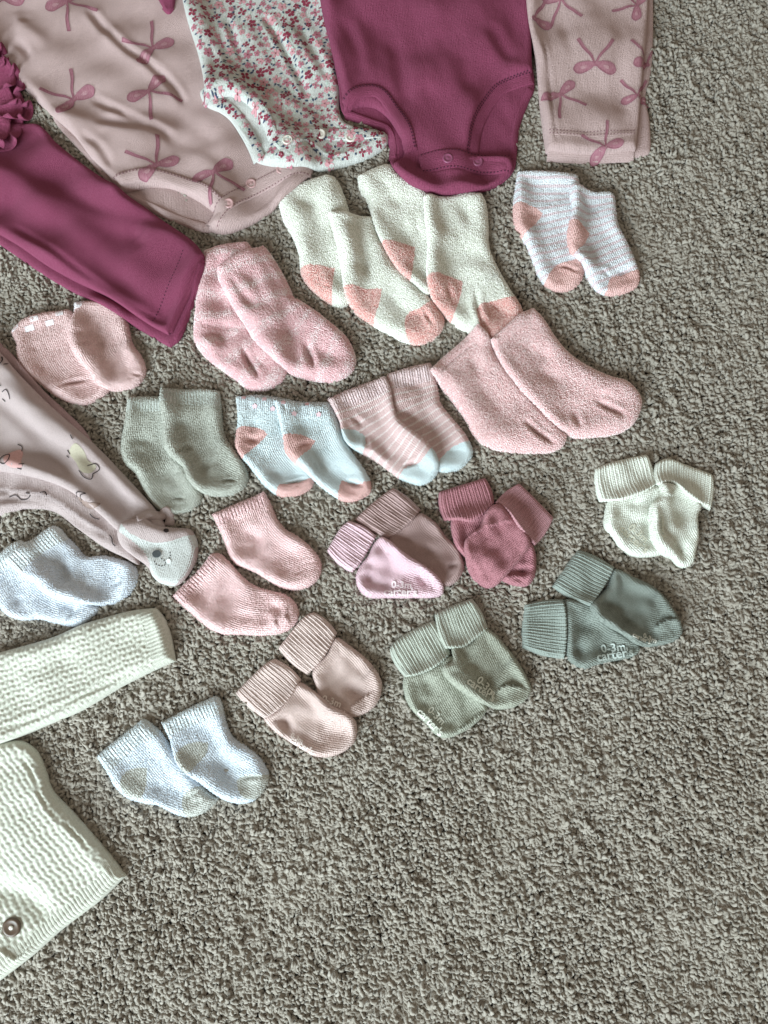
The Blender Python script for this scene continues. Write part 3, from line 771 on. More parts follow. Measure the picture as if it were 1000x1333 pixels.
# ---- pale blue-white socks with rose heels and toes, tiny pink stars on the welt
bw = knit('pale blue white knit', (206, 222, 226), (226, 236, 238), .35); rz = knit('dusty rose heel knit', (226, 174, 168), (236, 194, 188), .4)
bc = knit('pale welt', (214, 227, 232), None, .3, rib=.15, wale=.12); st_ = plain('pink star yarn', (218, 176, 184), .9, .1, .2)
gr = 'pale blue socks with rose heels'
def stars(t, it, cr, L, r=.0022):
    P = []
    for x, y in L:
        c = G(cr([(x, y)]), it.z0)[0]
        P.append(np.array([c + (r if k % 2 == 0 else r * .55) * np.array([math.cos(k*math.pi/5 + .3), math.sin(k*math.pi/5 + .3)]) for k in range(10)]))
    decal(t, 'pink_star', P, st_, .002, .0008)
t, it, _ = sock('ankle_sock', 'pale blue sock with rose heel and starred welt, left of its pair, partly covered', gr, k6,
     [(60,50,1),(200,42),(340,55),(430,68,1),(470,200),(520,400),(580,600),(570,650),(520,690),(440,720),(360,720),(280,680),(210,600),(150,520),(90,450),(58,380),(60,300),(70,200)],
     [(240,45),(240,270),(290,450),(500,690)], bw, [('heel', [(20,290,1),(90,262),(180,258),(240,280),(275,312,1),(230,360),(160,420),(100,480,1),(20,420,1)], rz), ('toe', [(320,760,1),(336,690),(350,652),(420,636),(500,622),(620,575,1),(640,760,1)], rz), ('welt', [(0,0,1),(500,0,1),(500,165,1),(0,150,1)], bc)],
     [([(350,645),(440,632),(560,600)], 2, 2.6), ([(100,340),(200,345),(250,315)], 4, 2.4), ([(250,590),(380,560)], 8, 1.8), ([(130,240),(240,250)], 6, 1.2)], z=.006)
stars(t, it, k6, [(115,68),(255,85),(190,130),(310,148)])
t, it, _ = sock('ankle_sock', 'pale blue sock with rose heel lying over its twin', gr, k6,
     [(320,80,1),(450,72),(600,72),(690,72,1),(730,160),(755,230),(790,330),(850,430),(920,530),(965,630),(960,680),(920,710),(850,740),(780,740),(700,700),(620,640),(540,570),(450,490),(390,420),(375,330),(350,220)],
     [(520,75),(560,280),(640,450),(880,690)], bw, [('heel', [(340,320,1),(420,305),(500,308),(590,340,1),(560,390),(520,430),(450,510,1),(340,430,1)], rz), ('toe', [(720,790,1),(745,700),(768,602),(820,620),(880,628),(1000,590,1),(1000,790,1)], rz), ('welt', [(280,20,1),(780,20,1),(760,182,1),(300,178,1)], bc)],
     [([(770,600),(850,628),(930,640)], 3, 2.6), ([(400,250),(480,250),(560,200)], 10, 2.4), ([(470,440),(500,380),(580,345)], 3, 2), ([(560,460),(700,560)], 12, 2), ([(380,90),(385,180)], 3, 1.5)], z=.012)
stars(t, it, k6, [(380,105),(535,100),(612,172),(450,172)])

# ---- pink socks with thin white lines, pale blue heels and toes
ps = knit('pink knit with white lines', (222, 186, 184), (230, 202, 200), .4, stripe=((240, 228, 226), .56, .22, .8))
pb = knit('pale blue heel knit', (204, 221, 224), (224, 234, 236), .4, fuzz=.8); pc = knit('pink welt', (226, 196, 196), (238, 214, 214), .6, rib=.2)
gr = 'pink socks with thin white lines'
sock('ankle_sock', 'pink sock with thin white lines, under its twin and touching the fuzzy pink sock', gr, k5,
     [(420,100,1),(520,65),(620,40),(690,25,1),(710,60),(740,180),(760,280),(820,360),(890,440),(940,520),(958,590),(930,640),(870,690),(800,705),(740,700),(600,620),(500,500),(450,300)],
     [(560,55),(610,260),(700,420),(850,640)], ps, [('toe', [(700,760,1),(745,650),(790,590),(840,550),(880,535),(990,500,1),(990,760,1)], pb), ('welt', [(380,0,1),(800,-60,1),(800,120,1),(480,200,1)], pc)],
     [([(530,190),(640,150)], 7, 1.6), ([(810,600),(850,560)], 4, 1.6), ([(480,320),(600,420)], 8, 1.5)], z=.006)
sock('ankle_sock', 'pink sock with thin white lines and pale blue heel lying over its twin', gr, k5,
     [(50,240,1),(150,190),(280,140),(410,95,1),(440,160),(465,280),(490,360),(560,430),(640,490),(710,560),(745,640),(740,700),(700,750),(630,775),(550,755),(480,720),(400,660),(310,600),(240,570),(180,530),(145,470),(130,400),(90,310)],
     [(230,165),(310,340),(420,500),(680,700)], ps, [('heel', [(100,445,1),(180,435),(240,440),(290,475,1),(285,530),(262,620,1),(100,560,1)], pb), ('toe', [(470,800,1),(500,730),(520,690),(560,664),(620,650),(660,610),(700,560),(800,560,1),(800,820,1)], pb), ('welt', [(0,160,1),(420,20,1),(460,190,1),(300,250),(80,330,1)], pc)],
     [([(510,675),(560,656),(640,640)], 2.5, 2.8), ([(180,340),(250,390),(290,420)], 4, 2.2), ([(370,520),(460,640)], 7, 1.8), ([(290,470),(300,580)], 3, 1.6), ([(440,420),(520,480)], 8, -1.2)], z=.013)

# ---- plain fuzzy pink pair
fz2 = knit('plain fuzzy pink backing', (220, 168, 168), None, .3); ft2 = terry('plain fuzzy pink loops', (247, 208, 207), (253, 237, 236), None, .75)
gr = 'plain fuzzy pink socks'
sock('fuzzy_sock', 'plain fuzzy pink sock with turned top, half under its twin', gr, k4,
     [(35,325,1),(80,270),(160,200),(240,130,1),(290,180),(330,260),(420,380),(520,490),(610,580),(630,600),(610,650),(560,670),(460,675),(350,665),(270,640),(220,590),(190,530),(140,460),(90,400),(55,350)],
     [(140,230),(260,400),(360,560),(590,640)], fz2, [('welt', [(0,340,1),(240,80,1),(282,160,1),(200,225),(130,285),(60,380,1)], fz2)], [([(70,345),(150,265),(240,190)], 2.5, 1.8), ([(430,530),(490,590),(590,650)], 3.5, 3.5), ([(200,250),(280,360)], 9, 1.6), ([(430,470),(520,560)], 8, -1.6)], T=.0095, R=.008, pil=[ft2], z=.008)
sock('fuzzy_sock', 'plain fuzzy pink sock on top of its twin, toe pointing to the right', gr, k4,
     [(300,185,1),(360,130),(440,60),(490,30,1),(530,70),(590,160),(650,230),(740,290),(830,330),(900,350),(945,390),(968,440),(955,500),(920,550),(850,585),(760,595),(680,600),(620,575),(550,520),(480,450),(410,370),(340,270)],
     [(395,105),(520,280),(640,420),(930,480)], fz2, (), [([(750,430),(820,480),(900,522)], 4, 3.8), ([(665,480),(675,530),(700,580)], 4.5, 3), ([(470,310),(560,340),(620,380)], 10, 2.4), ([(520,200),(560,300)], 7, 1.6), ([(740,425),(840,420)], 5, 1.8)], T=.0105, R=.0085, pil=[ft2], z=.014)

# ---- rose pink terry pair without stripes
rp = knit('rose pink terry knit', (240, 196, 196), (247, 217, 216), .45, fuzz=.9, depth=.0005); rpc = knit('rose pink rib', (236, 190, 191), (245, 212, 211), .4, rib=.26)
gr = 'plain rose pink terry socks'
sock('ankle_sock', 'plain rose pink sock with rounded toe, upper one of its pair', gr, k7,
     [(295,175,1),(400,130),(520,80),(605,40,1),(640,100),(680,190),(730,260),(810,310),(880,370),(930,430),(945,490),(930,550),(880,600),(800,625),(720,615),(640,575),(560,525),(490,495),(440,475),(400,430),(380,370),(350,290)],
     [(450,105),(530,300),(640,420),(890,540)], rp, [('cuff', [(260,150,1),(600,0,1),(660,112,1),(500,168),(330,262,1)], rpc)],
     [([(795,548),(840,508)], 2, 2.2), ([(450,260),(560,330),(530,420)], 8, 2), ([(500,490),(560,460)], 4, 1.8), ([(700,480),(760,560)], 9, 1.6), ([(840,470),(945,460)], 2, .8)], z=.006)
sock('ankle_sock', 'plain rose pink sock with crumpled toe, lower one of its pair', gr, k7,
     [(60,660,1),(140,580),(230,490),(290,410,1),(340,410),(400,460),(470,540),(550,600),(640,630),(720,650),(780,690),(810,740),(805,800),(770,850),(700,885),(600,895),(460,890),(350,885),(270,850),(200,790),(120,720)],
     [(175,540),(330,680),(480,770),(780,790)], rp, [('cuff', [(20,660,1),(280,360,1),(350,440),(290,520),(220,590),(130,720),(80,760,1)], rpc)],
     [([(710,880),(676,820),(690,765)], 3.5, 2.2, 'L'), ([(785,850),(742,790),(752,715)], 4, 2.2, 'L'), ([(600,780),(640,830)], 9, 2.4), ([(480,740),(520,830)], 9, 1.8), ([(620,720),(740,750)], 6, 2.4), ([(330,640),(400,700)], 9, 1.4)], z=.006)

# ---- white pair at the left edge
wp = knit('soft white knit', (214, 224, 236), (230, 238, 246), .35, fuzz=.9); wpc = knit('soft white rib', (218, 227, 230), None, .3, rib=.24)
gr = 'plain white socks'
sock('ankle_sock', 'plain white sock at the left edge, underneath its twin', gr, k8,
     [(-90,330,1),(0,255),(80,190),(130,170,1),(160,190),(400,450),(660,620),(670,640),(620,700),(560,750),(500,765),(420,755),(340,735),(260,715),(150,720),(60,700),(0,650),(-60,540)],
     [(20,250),(130,500),(330,650),(580,720)], wp, [('cuff', [(-160,330,1),(140,100,1),(200,250,1),(-60,430,1)], wpc)], [([(470,730),(500,680),(540,650)], 2.5, 2.2), ([(130,540),(100,640)], 7, 2), ([(300,640),(420,680)], 8, 1.4)], z=.006)
sock('ankle_sock', 'plain white sock near the left edge, lying on top of its twin', gr, k8,
     [(15,300,1),(100,220),(200,150),(310,70),(340,60,1),(380,80),(420,130),(490,200),(560,275),(600,275),(680,268),(780,290),(870,320),(915,370),(920,430),(890,500),(820,570),(720,615),(620,615),(500,600),(400,580),(320,550),(240,480),(140,410),(60,350)],
     [(175,180),(330,350),(480,450),(880,440)], wp, [('cuff', [(-40,290,1),(330,0,1),(440,150),(300,240),(200,330),(120,440,1)], wpc)],
     [([(330,300),(400,370),(410,460),(390,530)], 8, 4.2), ([(745,505),(770,470),(820,435)], 3, 3), ([(640,440),(690,360),(710,320)], 5, -1.6), ([(200,230),(300,320)], 9, 2), ([(130,300),(220,380)], 9, 1.5), ([(420,200),(400,330)], 9, 1.8)], z=.013)

# ---- white pair with grey heels and toes
wg = knit('cool white knit', (210, 223, 235), (228, 237, 245), .4, fuzz=.7); wgc = knit('cool white rib', (214, 226, 231), None, .3, rib=.24); gh = knit('grey heel knit', (190, 193, 184), (212, 215, 208), .7)
gr = 'white socks with grey heels and toes'
sock('ankle_sock', 'white sock with grey heel and toe, left of the pair under the cardigan sleeve', gr, cM,
     [(55,380,1),(140,310),(230,240),(300,183,1),(330,200),(400,265),(440,330),(560,480),(670,590),(690,600),(650,650),(600,685),(530,697),(460,680),(380,640),(300,625),(220,600),(160,550),(120,480),(90,430)],
     [(180,280),(300,430),(400,540),(640,630)], wg, [('cuff', [(20,380,1),(290,140,1),(385,262),(290,320),(210,390),(120,470,1)], wgc), ('heel', [(190,520),(205,470),(255,442),(322,440,1),(322,500),(300,590),(265,600),(215,575)], gh), ('toe', [(512,592),(560,545),(620,535),(720,560,1),(720,640,1),(600,700),(560,720,1),(520,670)], gh)],
     [([(525,605),(570,575),(620,550)], 2, 2.4), ([(570,640),(620,600)], 2, 1.4), ([(150,470),(180,490)], 5, 1.2), ([(340,540),(420,560)], 8, 1.2)], z=.006)
sock('ankle_sock', 'white sock with grey heel and toe, overlapping its twin on the right', gr, cM,
     [(385,205,1),(470,160),(570,110),(670,65,1),(690,80),(720,180),(760,280),(830,330),(900,390),(945,460),(950,510),(920,570),(870,620),(800,635),(730,620),(660,575),(590,520),(520,470),(475,420),(455,370),(430,290)],
     [(530,135),(600,300),(690,420),(920,550)], wg, [('cuff', [(340,200,1),(660,20,1),(740,150,1),(600,200),(400,290,1)], wgc), ('heel', [(470,375),(500,335),(560,308),(632,312,1),(628,365),(590,410),(552,455),(520,470),(485,420)], gh), ('toe', [(788,505),(820,488),(880,478),(1000,480,1),(960,570,1),(880,610),(830,600),(795,560)], gh)],
     [([(790,515),(850,495),(940,488)], 2, 2.4), ([(640,380),(720,450),(740,540)], 9, 2.4), ([(760,450),(850,430)], 5, 1.5), ([(530,170),(550,220)], 6, 1.2)], z=.012)

# ================================================================== SOCKS WITH TURNED-DOWN RIBBED CUFFS
grip = plain('white grip rubber', (226, 208, 212), .45, .4); gripd = plain('clear grip rubber', (206, 208, 196), .4, .4)
def grip_of(c): return plain('grip rubber', [min(255, x * .55 + 112) for x in c], .4, .45)
def cuffed(label, group, cr, foot, spine, fold, hem, mat, cmat, creases=(), text=(), tmat=None, z=.006, T=.009, sag=.3, amp=.0008, seed=3, lip=None):
    creases = [(c[0], c[1] * 1.25, c[2] * 1.35) + tuple(c[3:]) for c in creases]
    t, it, obs = sock('cuffed_sock', label, group, cr, foot, spine, mat, (), creases, T=T, R=.0034, sag=sag, amp=amp, z=z, lam=(.011, .034))
    if text: lettering(t, cr, text, tmat or grip, z, it)
    cuff(t, cr(fold), cr(hem), cmat, z=z + .006, seed=seed)
    return t
# mauve pair, the sock behind in a darker, browner tone than its twin
mv1 = knit('darker mauve fine knit', (178, 144, 141), (194, 164, 160), .4, wale=.15, course=.1, fuzz=.3, depth=.0005)
mv2 = knit('lighter mauve fine knit', (222, 182, 194), (232, 200, 210), .4, wale=.15, fuzz=.3, depth=.0005)
gr = 'mauve cuffed socks'
cuffed('darker mauve sock with ribbed cuff, behind the lighter sock of its pair', gr, cf,
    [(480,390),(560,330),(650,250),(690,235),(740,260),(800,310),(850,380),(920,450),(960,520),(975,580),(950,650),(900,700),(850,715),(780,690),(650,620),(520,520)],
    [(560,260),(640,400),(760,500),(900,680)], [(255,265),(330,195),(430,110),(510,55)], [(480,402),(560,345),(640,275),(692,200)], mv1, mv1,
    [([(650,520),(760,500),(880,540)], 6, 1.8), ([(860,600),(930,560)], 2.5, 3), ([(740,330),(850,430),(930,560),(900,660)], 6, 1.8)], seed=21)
cuffed('lighter mauve sock with white grip lettering along its sole', gr, cf,
    [(350,500),(390,420),(430,388),(480,410),(560,480),(650,540),(740,600),(800,650),(840,710),(835,760),(790,780),(650,785),(480,785),(350,780),(300,750),(270,690),(265,640),(290,580)],
    [(330,400),(420,540),(560,660),(820,740)], [(68,465),(110,390),(165,305),(215,265)], [(230,612),(285,560),(345,460),(398,368)], mv2, mv2,
    [([(600,600),(680,630),(740,690),(765,755)], 5, 3.6), ([(770,755),(745,690),(690,632)], 4, 1.6, 'L'), ([(310,640),(390,670)], 7, 2.2), ([(400,440),(450,560)], 7, -1.2), ([(340,540),(400,600)], 4, 1.5)],
    [('0-3m', (498,722), (628,728)), ("carter's", (448,772), (665,778))], grip, z=.012, seed=22)
# deep rose pair
rs1 = knit('deep rose fine knit', (176, 108, 118), (194, 132, 140), .5, wale=.15, fuzz=.4, depth=.0005); rs2 = knit('dusty rose rib knit', (190, 130, 138), (204, 150, 157), .5, wale=.13, fuzz=.4, depth=.0005)
gr = 'deep rose cuffed socks'
cuffed('deep rose sock with ribbed cuff, underneath, toe peeking out at lower right', gr, ca,
    [(150,560),(340,520),(420,500),(560,620),(650,700),(690,800),(695,880),(680,960),(640,1010),(560,1010),(480,980),(300,880),(200,800),(160,740)],
    [(260,480),(330,650),(450,800),(650,940)], [(60,385),(150,355),(250,325),(370,290)], [(92,572),(180,580),(270,592),(430,465)], rs1, rs1,
    [([(540,900),(600,920),(680,890)], 3.5, 3), ([(480,985),(560,975),(640,1000)], 2, 1.5)], seed=23)
cuffed('dusty rose sock crossing over its twin, cuff pointing up right', gr, ca,
    [(420,480),(360,540),(325,630),(260,680),(225,730),(235,850),(260,920),(310,980),(380,1020),(430,1010),(500,940),(590,840),(655,735),(620,640),(560,540),(480,480)],
    [(640,520),(520,620),(420,780),(330,980)], [(600,315),(660,370),(740,450),(832,545)], [(437,450),(520,530),(590,640),(702,737)], rs1, rs2,
    [([(220,730),(300,670),(400,625),(560,590)], 4, 2.6, 'L'), ([(260,850),(300,930),(340,980)], 2.5, 2), ([(380,720),(330,820)], 9, 1.4)], z=.012, seed=24)
# white pair
cw = knit('ivory fine knit', (220, 224, 210), (232, 235, 226), .35, wale=.15, fuzz=.3, depth=.0005); cwg = plain('pale grip rubber', (206, 206, 186), .4, .4)
gr = 'ivory cuffed socks'
cuffed('ivory sock with ribbed cuff, left of its pair, sole lettering facing up', gr, cb,
    [(180,390),(140,520),(140,570),(190,640),(250,720),(320,765),(400,775),(500,760),(560,740),(560,600),(540,450),(490,310),(360,340)],
    [(310,330),(300,500),(350,620),(480,740)], [(93,182),(160,150),(300,112),(435,85)], [(122,398),(240,402),(380,358),(492,292)], cw, cw,
    [([(260,440),(400,430)], 7, 1.4), ([(380,480),(430,600)], 6, 1.2)], [('0-3m', (285,590), (390,690)), ("carter's", (222,600), (388,762))], cwg, seed=25)
cuffed('ivory sock with flared cuff and curled toe, right of its pair', gr, cb,
    [(500,290),(500,380),(440,430),(430,520),(440,650),(480,730),(540,765),(590,780),(640,830),(690,835),(735,800),(750,740),(770,640),(765,500),(785,430),(700,320),(600,280)],
    [(660,260),(600,430),(580,600),(690,800)], [(505,135),(580,102),(700,140),(886,208)], [(495,292),(600,275),(700,370),(872,448)], cw, cw,
    [([(530,430),(530,600),(620,700),(690,790)], 6, 3.6), ([(500,385),(570,380),(620,310)], 3, 2.4, 'L'), ([(520,680),(590,670),(640,740)], 4, -2), ([(600,500),(690,640)], 8, -1.6)], [("carter's", (500,520), (492,660))], cwg, z=.011, seed=26)
# grey-green pair
tg = knit('grey green fine knit', (124, 134, 125), (154, 163, 154), .6, wale=.15, fuzz=.4, depth=.0005); tgr = knit('grey green rib', (138, 150, 141), (166, 177, 168), .6, fuzz=.5, wale=.13)
gr = 'grey green cuffed socks'
cuffed('grey green sock with white sole lettering, lower left of its pair', gr, cd_,
    [(285,350),(380,355),(440,380),(560,500),(710,610),(712,640),(680,670),(560,700),(470,720),(400,745),(350,730),(310,690),(290,520)],
    [(290,510),(420,560),(520,620),(690,650)], [(68,372),(60,450),(52,540),(55,622)], [(285,342),(298,450),(302,560),(292,686)], tg, tgr,
    [([(400,430),(420,560)], 8, 2.2), ([(330,600),(400,680)], 6, 1.6)], [('0-3m', (492,650), (620,638)), ("carter's", (462,700), (668,668))], plain('white grip', (176, 190, 184), .4, .4), seed=27)
cuffed('grey green sock with curled toe, upper right of its pair', gr, cd_,
    [(430,380),(540,270),(580,170),(680,210),(830,290),(920,400),(965,490),(970,530),(930,580),(850,605),(760,615),(690,600),(600,540),(510,490),(460,450)],
    [(500,270),(620,400),(740,490),(950,530)], [(385,48),(340,110),(285,190),(236,265)], [(590,152),(545,240),(490,320),(438,382)], tg, tgr,
    [([(965,475),(900,458),(830,480),(795,540)], 5, 3.2, 'L'), ([(620,430),(660,540)], 8, 2.6), ([(720,480),(800,510)], 6, 2), ([(520,400),(560,460)], 8, -1.2)], [('0-3m', (728,562), (805,598)), ("carter's", (655,560), (770,604))], gripd, z=.012, seed=28)
# beige pink pair
bp = knit('beige pink fine knit', (212, 184, 176), (226, 202, 196), .4, wale=.15, fuzz=.4, depth=.0005); bpr = knit('beige pink rib', (214, 188, 180), (226, 204, 198), .4, wale=.13, fuzz=.4)
bgp = plain('pinkish grip rubber', (232, 218, 210), .4, .4)
gr = 'beige pink cuffed socks'
cuffed('beige pink sock, upper right of its pair, cuff touching the rose pink toe', gr, ce,
    [(530,410),(620,290),(670,205),(750,250),(850,330),(910,400),(940,470),(935,540),(900,610),(830,660),(740,683),(660,675),(600,640),(570,580),(550,500)],
    [(570,290),(700,420),(780,520),(900,580)], [(535,45),(480,70),(400,165),(315,265)], [(672,170),(630,260),(570,350),(490,425)], bp, bpr,
    [([(710,470),(780,520),(880,540)], 7, 3), ([(915,520),(830,560),(735,640)], 4, 2.8, 'L'), ([(600,540),(640,620)], 7, 1.8)], [('0-3m', (585,580), (695,618)), ("carter's", (600,636), (735,676))], bgp, seed=29)
cuffed('beige pink sock, lower left of its pair, toe under its twin', gr, ce,
    [(240,680),(330,620),(440,470),(540,520),(640,600),(780,690),(795,750),(780,820),(720,880),(620,915),(540,910),(470,870),(370,810),(300,760)],
    [(300,500),(430,660),(560,760),(770,800)], [(295,325),(235,362),(150,440),(58,535)], [(456,450),(400,550),(340,620),(240,692)], bp, bpr,
    [([(320,660),(370,720),(380,790)], 5, 2.4), ([(560,800),(640,780),(740,730)], 6, 2.4), ([(560,700),(640,740)], 8, 1.6)], [('0-3m', (400,790), (470,830)), ("carter's", (395,818), (530,896))], bgp, z=.007, seed=30)
# sage pair
sg = knit('sage fine knit', (156, 160, 142), (184, 188, 172), .55, wale=.15, fuzz=.4, depth=.0005); sgr = knit('sage rib', (176, 183, 168), (196, 203, 189), .5, wale=.13, fuzz=.4)
sgg = plain('sage grip rubber', (206, 210, 196), .4, .4)
gr = 'sage green cuffed socks'
cuffed('sage green sock, lower left of its pair, partly under its twin', gr, cc,
    [(170,500),(300,460),(440,380),(560,480),(640,640),(660,690),(590,780),(480,850),(420,870),(370,860),(290,780),(210,700),(170,620)],
    [(270,360),(330,530),(400,680),(500,830)], [(72,340),(120,285),(210,225),(345,162)], [(172,508),(260,488),(360,440),(445,365)], sg, sgr,
    [([(650,690),(560,760),(440,850)], 4, 2.8, 'L'), ([(300,470),(330,530)], 3, -2.4), ([(260,620),(300,720)], 7, 2), ([(430,740),(440,840)], 7, 1.6)], [('0-3m', (300,705), (385,790)), ("carter's", (236,715), (372,858))], sgg, seed=31)
cuffed('sage green sock with upright cuff, upper right of its pair', gr, cc,
    [(455,320),(450,410),(400,440),(395,480),(440,540),(530,610),(640,670),(730,700),(820,690),(900,640),(930,580),(900,500),(840,400),(760,300),(700,235),(650,210),(550,300)],
    [(520,200),(600,400),(680,540),(880,640)], [(352,125),(410,92),(480,62),(580,28)], [(412,332),(520,326),(600,270),(676,208)], sg, sgr,
    [([(915,590),(830,560),(750,565),(695,620)], 5, 3.2, 'L'), ([(540,400),(560,500)], 8, 2.2), ([(460,340),(455,420)], 4, -1.4), ([(640,520),(700,600)], 7, 1.6)], [('0-3m', (590,530), (690,625)), ("carter's", (528,540), (690,655))], sgg, z=.013, seed=32)

# ================================================================== GARMENTS
def snaps(parent, cr, pts, mat, z, r=.0042):
    for p in pts:
        c = G(cr([p]), z)[0]; q = c + np.array([[0, 0], [r*.7, 0], [-r*.7, 0], [0, r*.7], [0, -r*.7]]); zz = topz(q).mean()
        lathe('snap', [(r, -.0012), (r, .0003), (r*.9, .0007), (r*.72, .0007), (r*.62, .0003), (r*.45, .0001), (r*.3, .0003), (.00001, .0005)], mat, parent, (c[0], c[1], zz))
def offset(C, d):
    T = np.gradient(C, axis=0); T /= np.linalg.norm(T, axis=1)[:, None] + 1e-12
    return C + np.stack([-T[:, 1], T[:, 0]], 1) * d
def stroke(C, w):
    return np.concatenate([offset(C, w/2), offset(C, -w/2)[::-1]])
def bow_polys(c, size, ang, spread=1.2, flip=1):
    """two loops, a knot and two tails; tails hang in direction ang (world radians)"""
    ca_, sa = math.cos(ang - math.pi/2), math.sin(ang - math.pi/2)
    def tr(P): P = np.array(P, float) * size; return np.stack([c[0] + P[:, 0]*ca_ - P[:, 1]*sa, c[1] + P[:, 0]*sa + P[:, 1]*ca_], 1)
    out = []
    for s in (1, -1):
        lp = [(s*.04, -.06), (s*.33, -.30), (s*.70, -.38), (s*.90, -.20), (s*.78, .04), (s*.42, .10), (s*.06, .06)]
        out.append(spline([tuple(p) for p in tr(lp)], True, .0014))
        tl = [(s*.02, .0), (s*.16*spread, .35), (s*.42*spread, .72), (s*.62*spread, 1.12)]
        cl = spline([tuple(p) for p in tr(tl)], False, .0016)
        wd = size * np.linspace(.05, .085, len(cl))[:, None]
        T = np.gradient(cl, axis=0); T /= np.linalg.norm(T, axis=1)[:, None]; N = np.stack([-T[:, 1], T[:, 0]], 1)
        out.append(np.concatenate([cl + N*wd/1.3, (cl - N*wd/1.3)[::-1]]))
    out.append(spline([tuple(p) for p in tr([(-.11, -.08), (.11, -.09), (.12, .08), (-.11, .08)])], True, .0014))
    return out
def bow(parent, cr, p, size_px, deg, mats, z, clip=None):
    c = G(cr([p]), z)[0]; size = size_px * .00066
    P = bow_polys(c, size, math.radians(deg))
    if clip is not None: P = [q for q in P if inside(q.mean(0)[None], clip)[0]]
    if not P: return
    o = decal(parent, 'printed_bow', P, mats[0], .0022, .0003)
    # pale centres of the loops
    Q = []
    for q in (P[0], P[2]) if len(P) >= 3 else ():
        m = q.mean(0); Q.append(m + (q - m) * np.array([.5, .5]) * .62)
    if Q: decal(o, 'loop_highlight', Q, mats[1], .0022, .00055)
    for q in P[:4]:
        o2 = decal(o, 'drawn_line', [stroke(q[:len(q) * 9 // 10], .0004)], mats[2], .003, .0008)

# ---- mauve bow-print bodysuit
mj = jersey('mauve jersey', (212, 178, 175), (221, 190, 187)); mst = plain('shaded mauve thread', (138, 96, 102), .8, .2)  # thread darkened: the shade along the stitches is put into its colour
bowm = print_mat('plum bow print', (156, 92, 110), (174, 118, 130)); bowl = print_mat('faded bow print', (190, 146, 152), (170, 114, 126))
bowd = plain('bow line print', (146, 84, 102), .9, .1, .3)
msn = plain('mauve snap', (190, 146, 146), .35, .5)
GZ = .008
t = thing('bodysuit', 'mauve bodysuit printed with plum bows, unsnapped crotch toward the socks', 'bodysuit', None)
itb = Item(cA([(150,330),(250,455),(330,545),(372,574),(450,614),(520,643),(580,665),(640,660),(700,590),(600,470),(400,400)]), T=.004, R=.003, sag=.3, amp=.0006, z=.005)
build(itb, t, [mj], .002, (), ('back_panel',))
strip(t, 'back_binding', curve(cA([(345,548),(380,566),(450,602),(520,630),(590,652)]), .006, False, .0012), .0065, .0012, mj)
itf = Item(cA([(-330,-260,1),(-60,60),(0,160),(60,240),(150,330),(215,390),(260,450),(305,498),(325,528,1),(345,557,1),(420,536),(500,541),(570,575),(622,612,1),(602,660,1),(640,668),(720,640),(800,590),(870,530),(905,480),(850,400),(700,250),(610,100),(565,-260,1)]),
    T=.0085, R=.0055, sag=.12, amp=.0024, lam=(.03, .11), z=GZ, axis=math.radians(-35), creases=[
    (ch([(60,20),(110,130),(180,190),(260,205)]), 7, -3.4), (ch([(100,70),(150,120)]), 5, 2), (ch([(430,30),(560,180),(700,290),(820,380),(930,520)]), 5, 3.0), (ch([(500,150),(640,270),(780,370)]), 9, -2.2),
    (ch([(440,470),(560,540),(740,625)]), 5, 2.6), (ch([(470,600),(640,620),(790,650),(880,700)]), 6, 3), (ch([(540,660),(700,690)]), 8, -1.6), (ch([(50,190),(130,260),(150,320)]), 5, 2.4),
    (cA([(300,330),(420,380),(520,400)]), 10, -2), (cA([(400,300),(520,340),(640,430)]), 12, 1.8), (cA([(220,380),(300,440),(330,500)]), 5, 1.8)])
fo = build(itf, t, [mj], .0022, (), ('front_panel',))
bind = curve(cA([(330,537),(410,513),(500,519),(580,555),(640,600)]), GZ, False, .0012)
strip(t, 'leg_binding', bind, .0105, .0017, mj)
for d in (.0042, .0030): stitches(t, offset(bind, d), mst)
pk = curve(cA([(612,655),(655,603),(720,548),(800,512),(895,486)]), GZ, False, .0012)
strip(t, 'snap_placket', pk, .012, .0015, mj)
for d in (.0052, -.0048): stitches(t, offset(pk, d), mst)
snaps(t, cA, [(665,600),(725,526),(815,492)], msn, GZ)
for p, s_, dg in (((335,8),30,-50), ((768,245),30,130), ((366,490),31,132), ((745,455),31,-48), ((790,835),30,125)):
    bow(t, ch, p, s_, dg, (bowm, bowl, bowd), GZ, itf.O)
bow(t, cA, (622,510), 30, -60, (bowm, bowl, bowd), GZ, itf.O); bow(t, cA, (5,-10), 30, 100, (bowm, bowl, bowd), GZ, itf.O)

# ---- small plum tip between the two bodysuits
pl = jersey('plum jersey', (154, 60, 96), (172, 86, 118)); plst = plain('shaded plum thread', (74, 26, 50), .8, .2); plsn = plain('plum snap', (140, 66, 100), .35, .5)  # plum thread far darker than the cloth, standing in for stitch shadows
t = thing('sleeve_tip', 'small plum fabric tip poking in at the top edge beside the floral bodysuit', 'sleeve', None)
build(Item(cA([(415,-130),(520,-130),(503,-30),(492,14),(480,20),(466,4),(440,-50)]), T=.004, R=.003, z=.018), t, [pl], .0016, (), ('fabric',))
strip(t, 'hem', curve(cA([(464,-4),(481,12),(493,0)]), .02, False, .001), .003, .0008, pl)

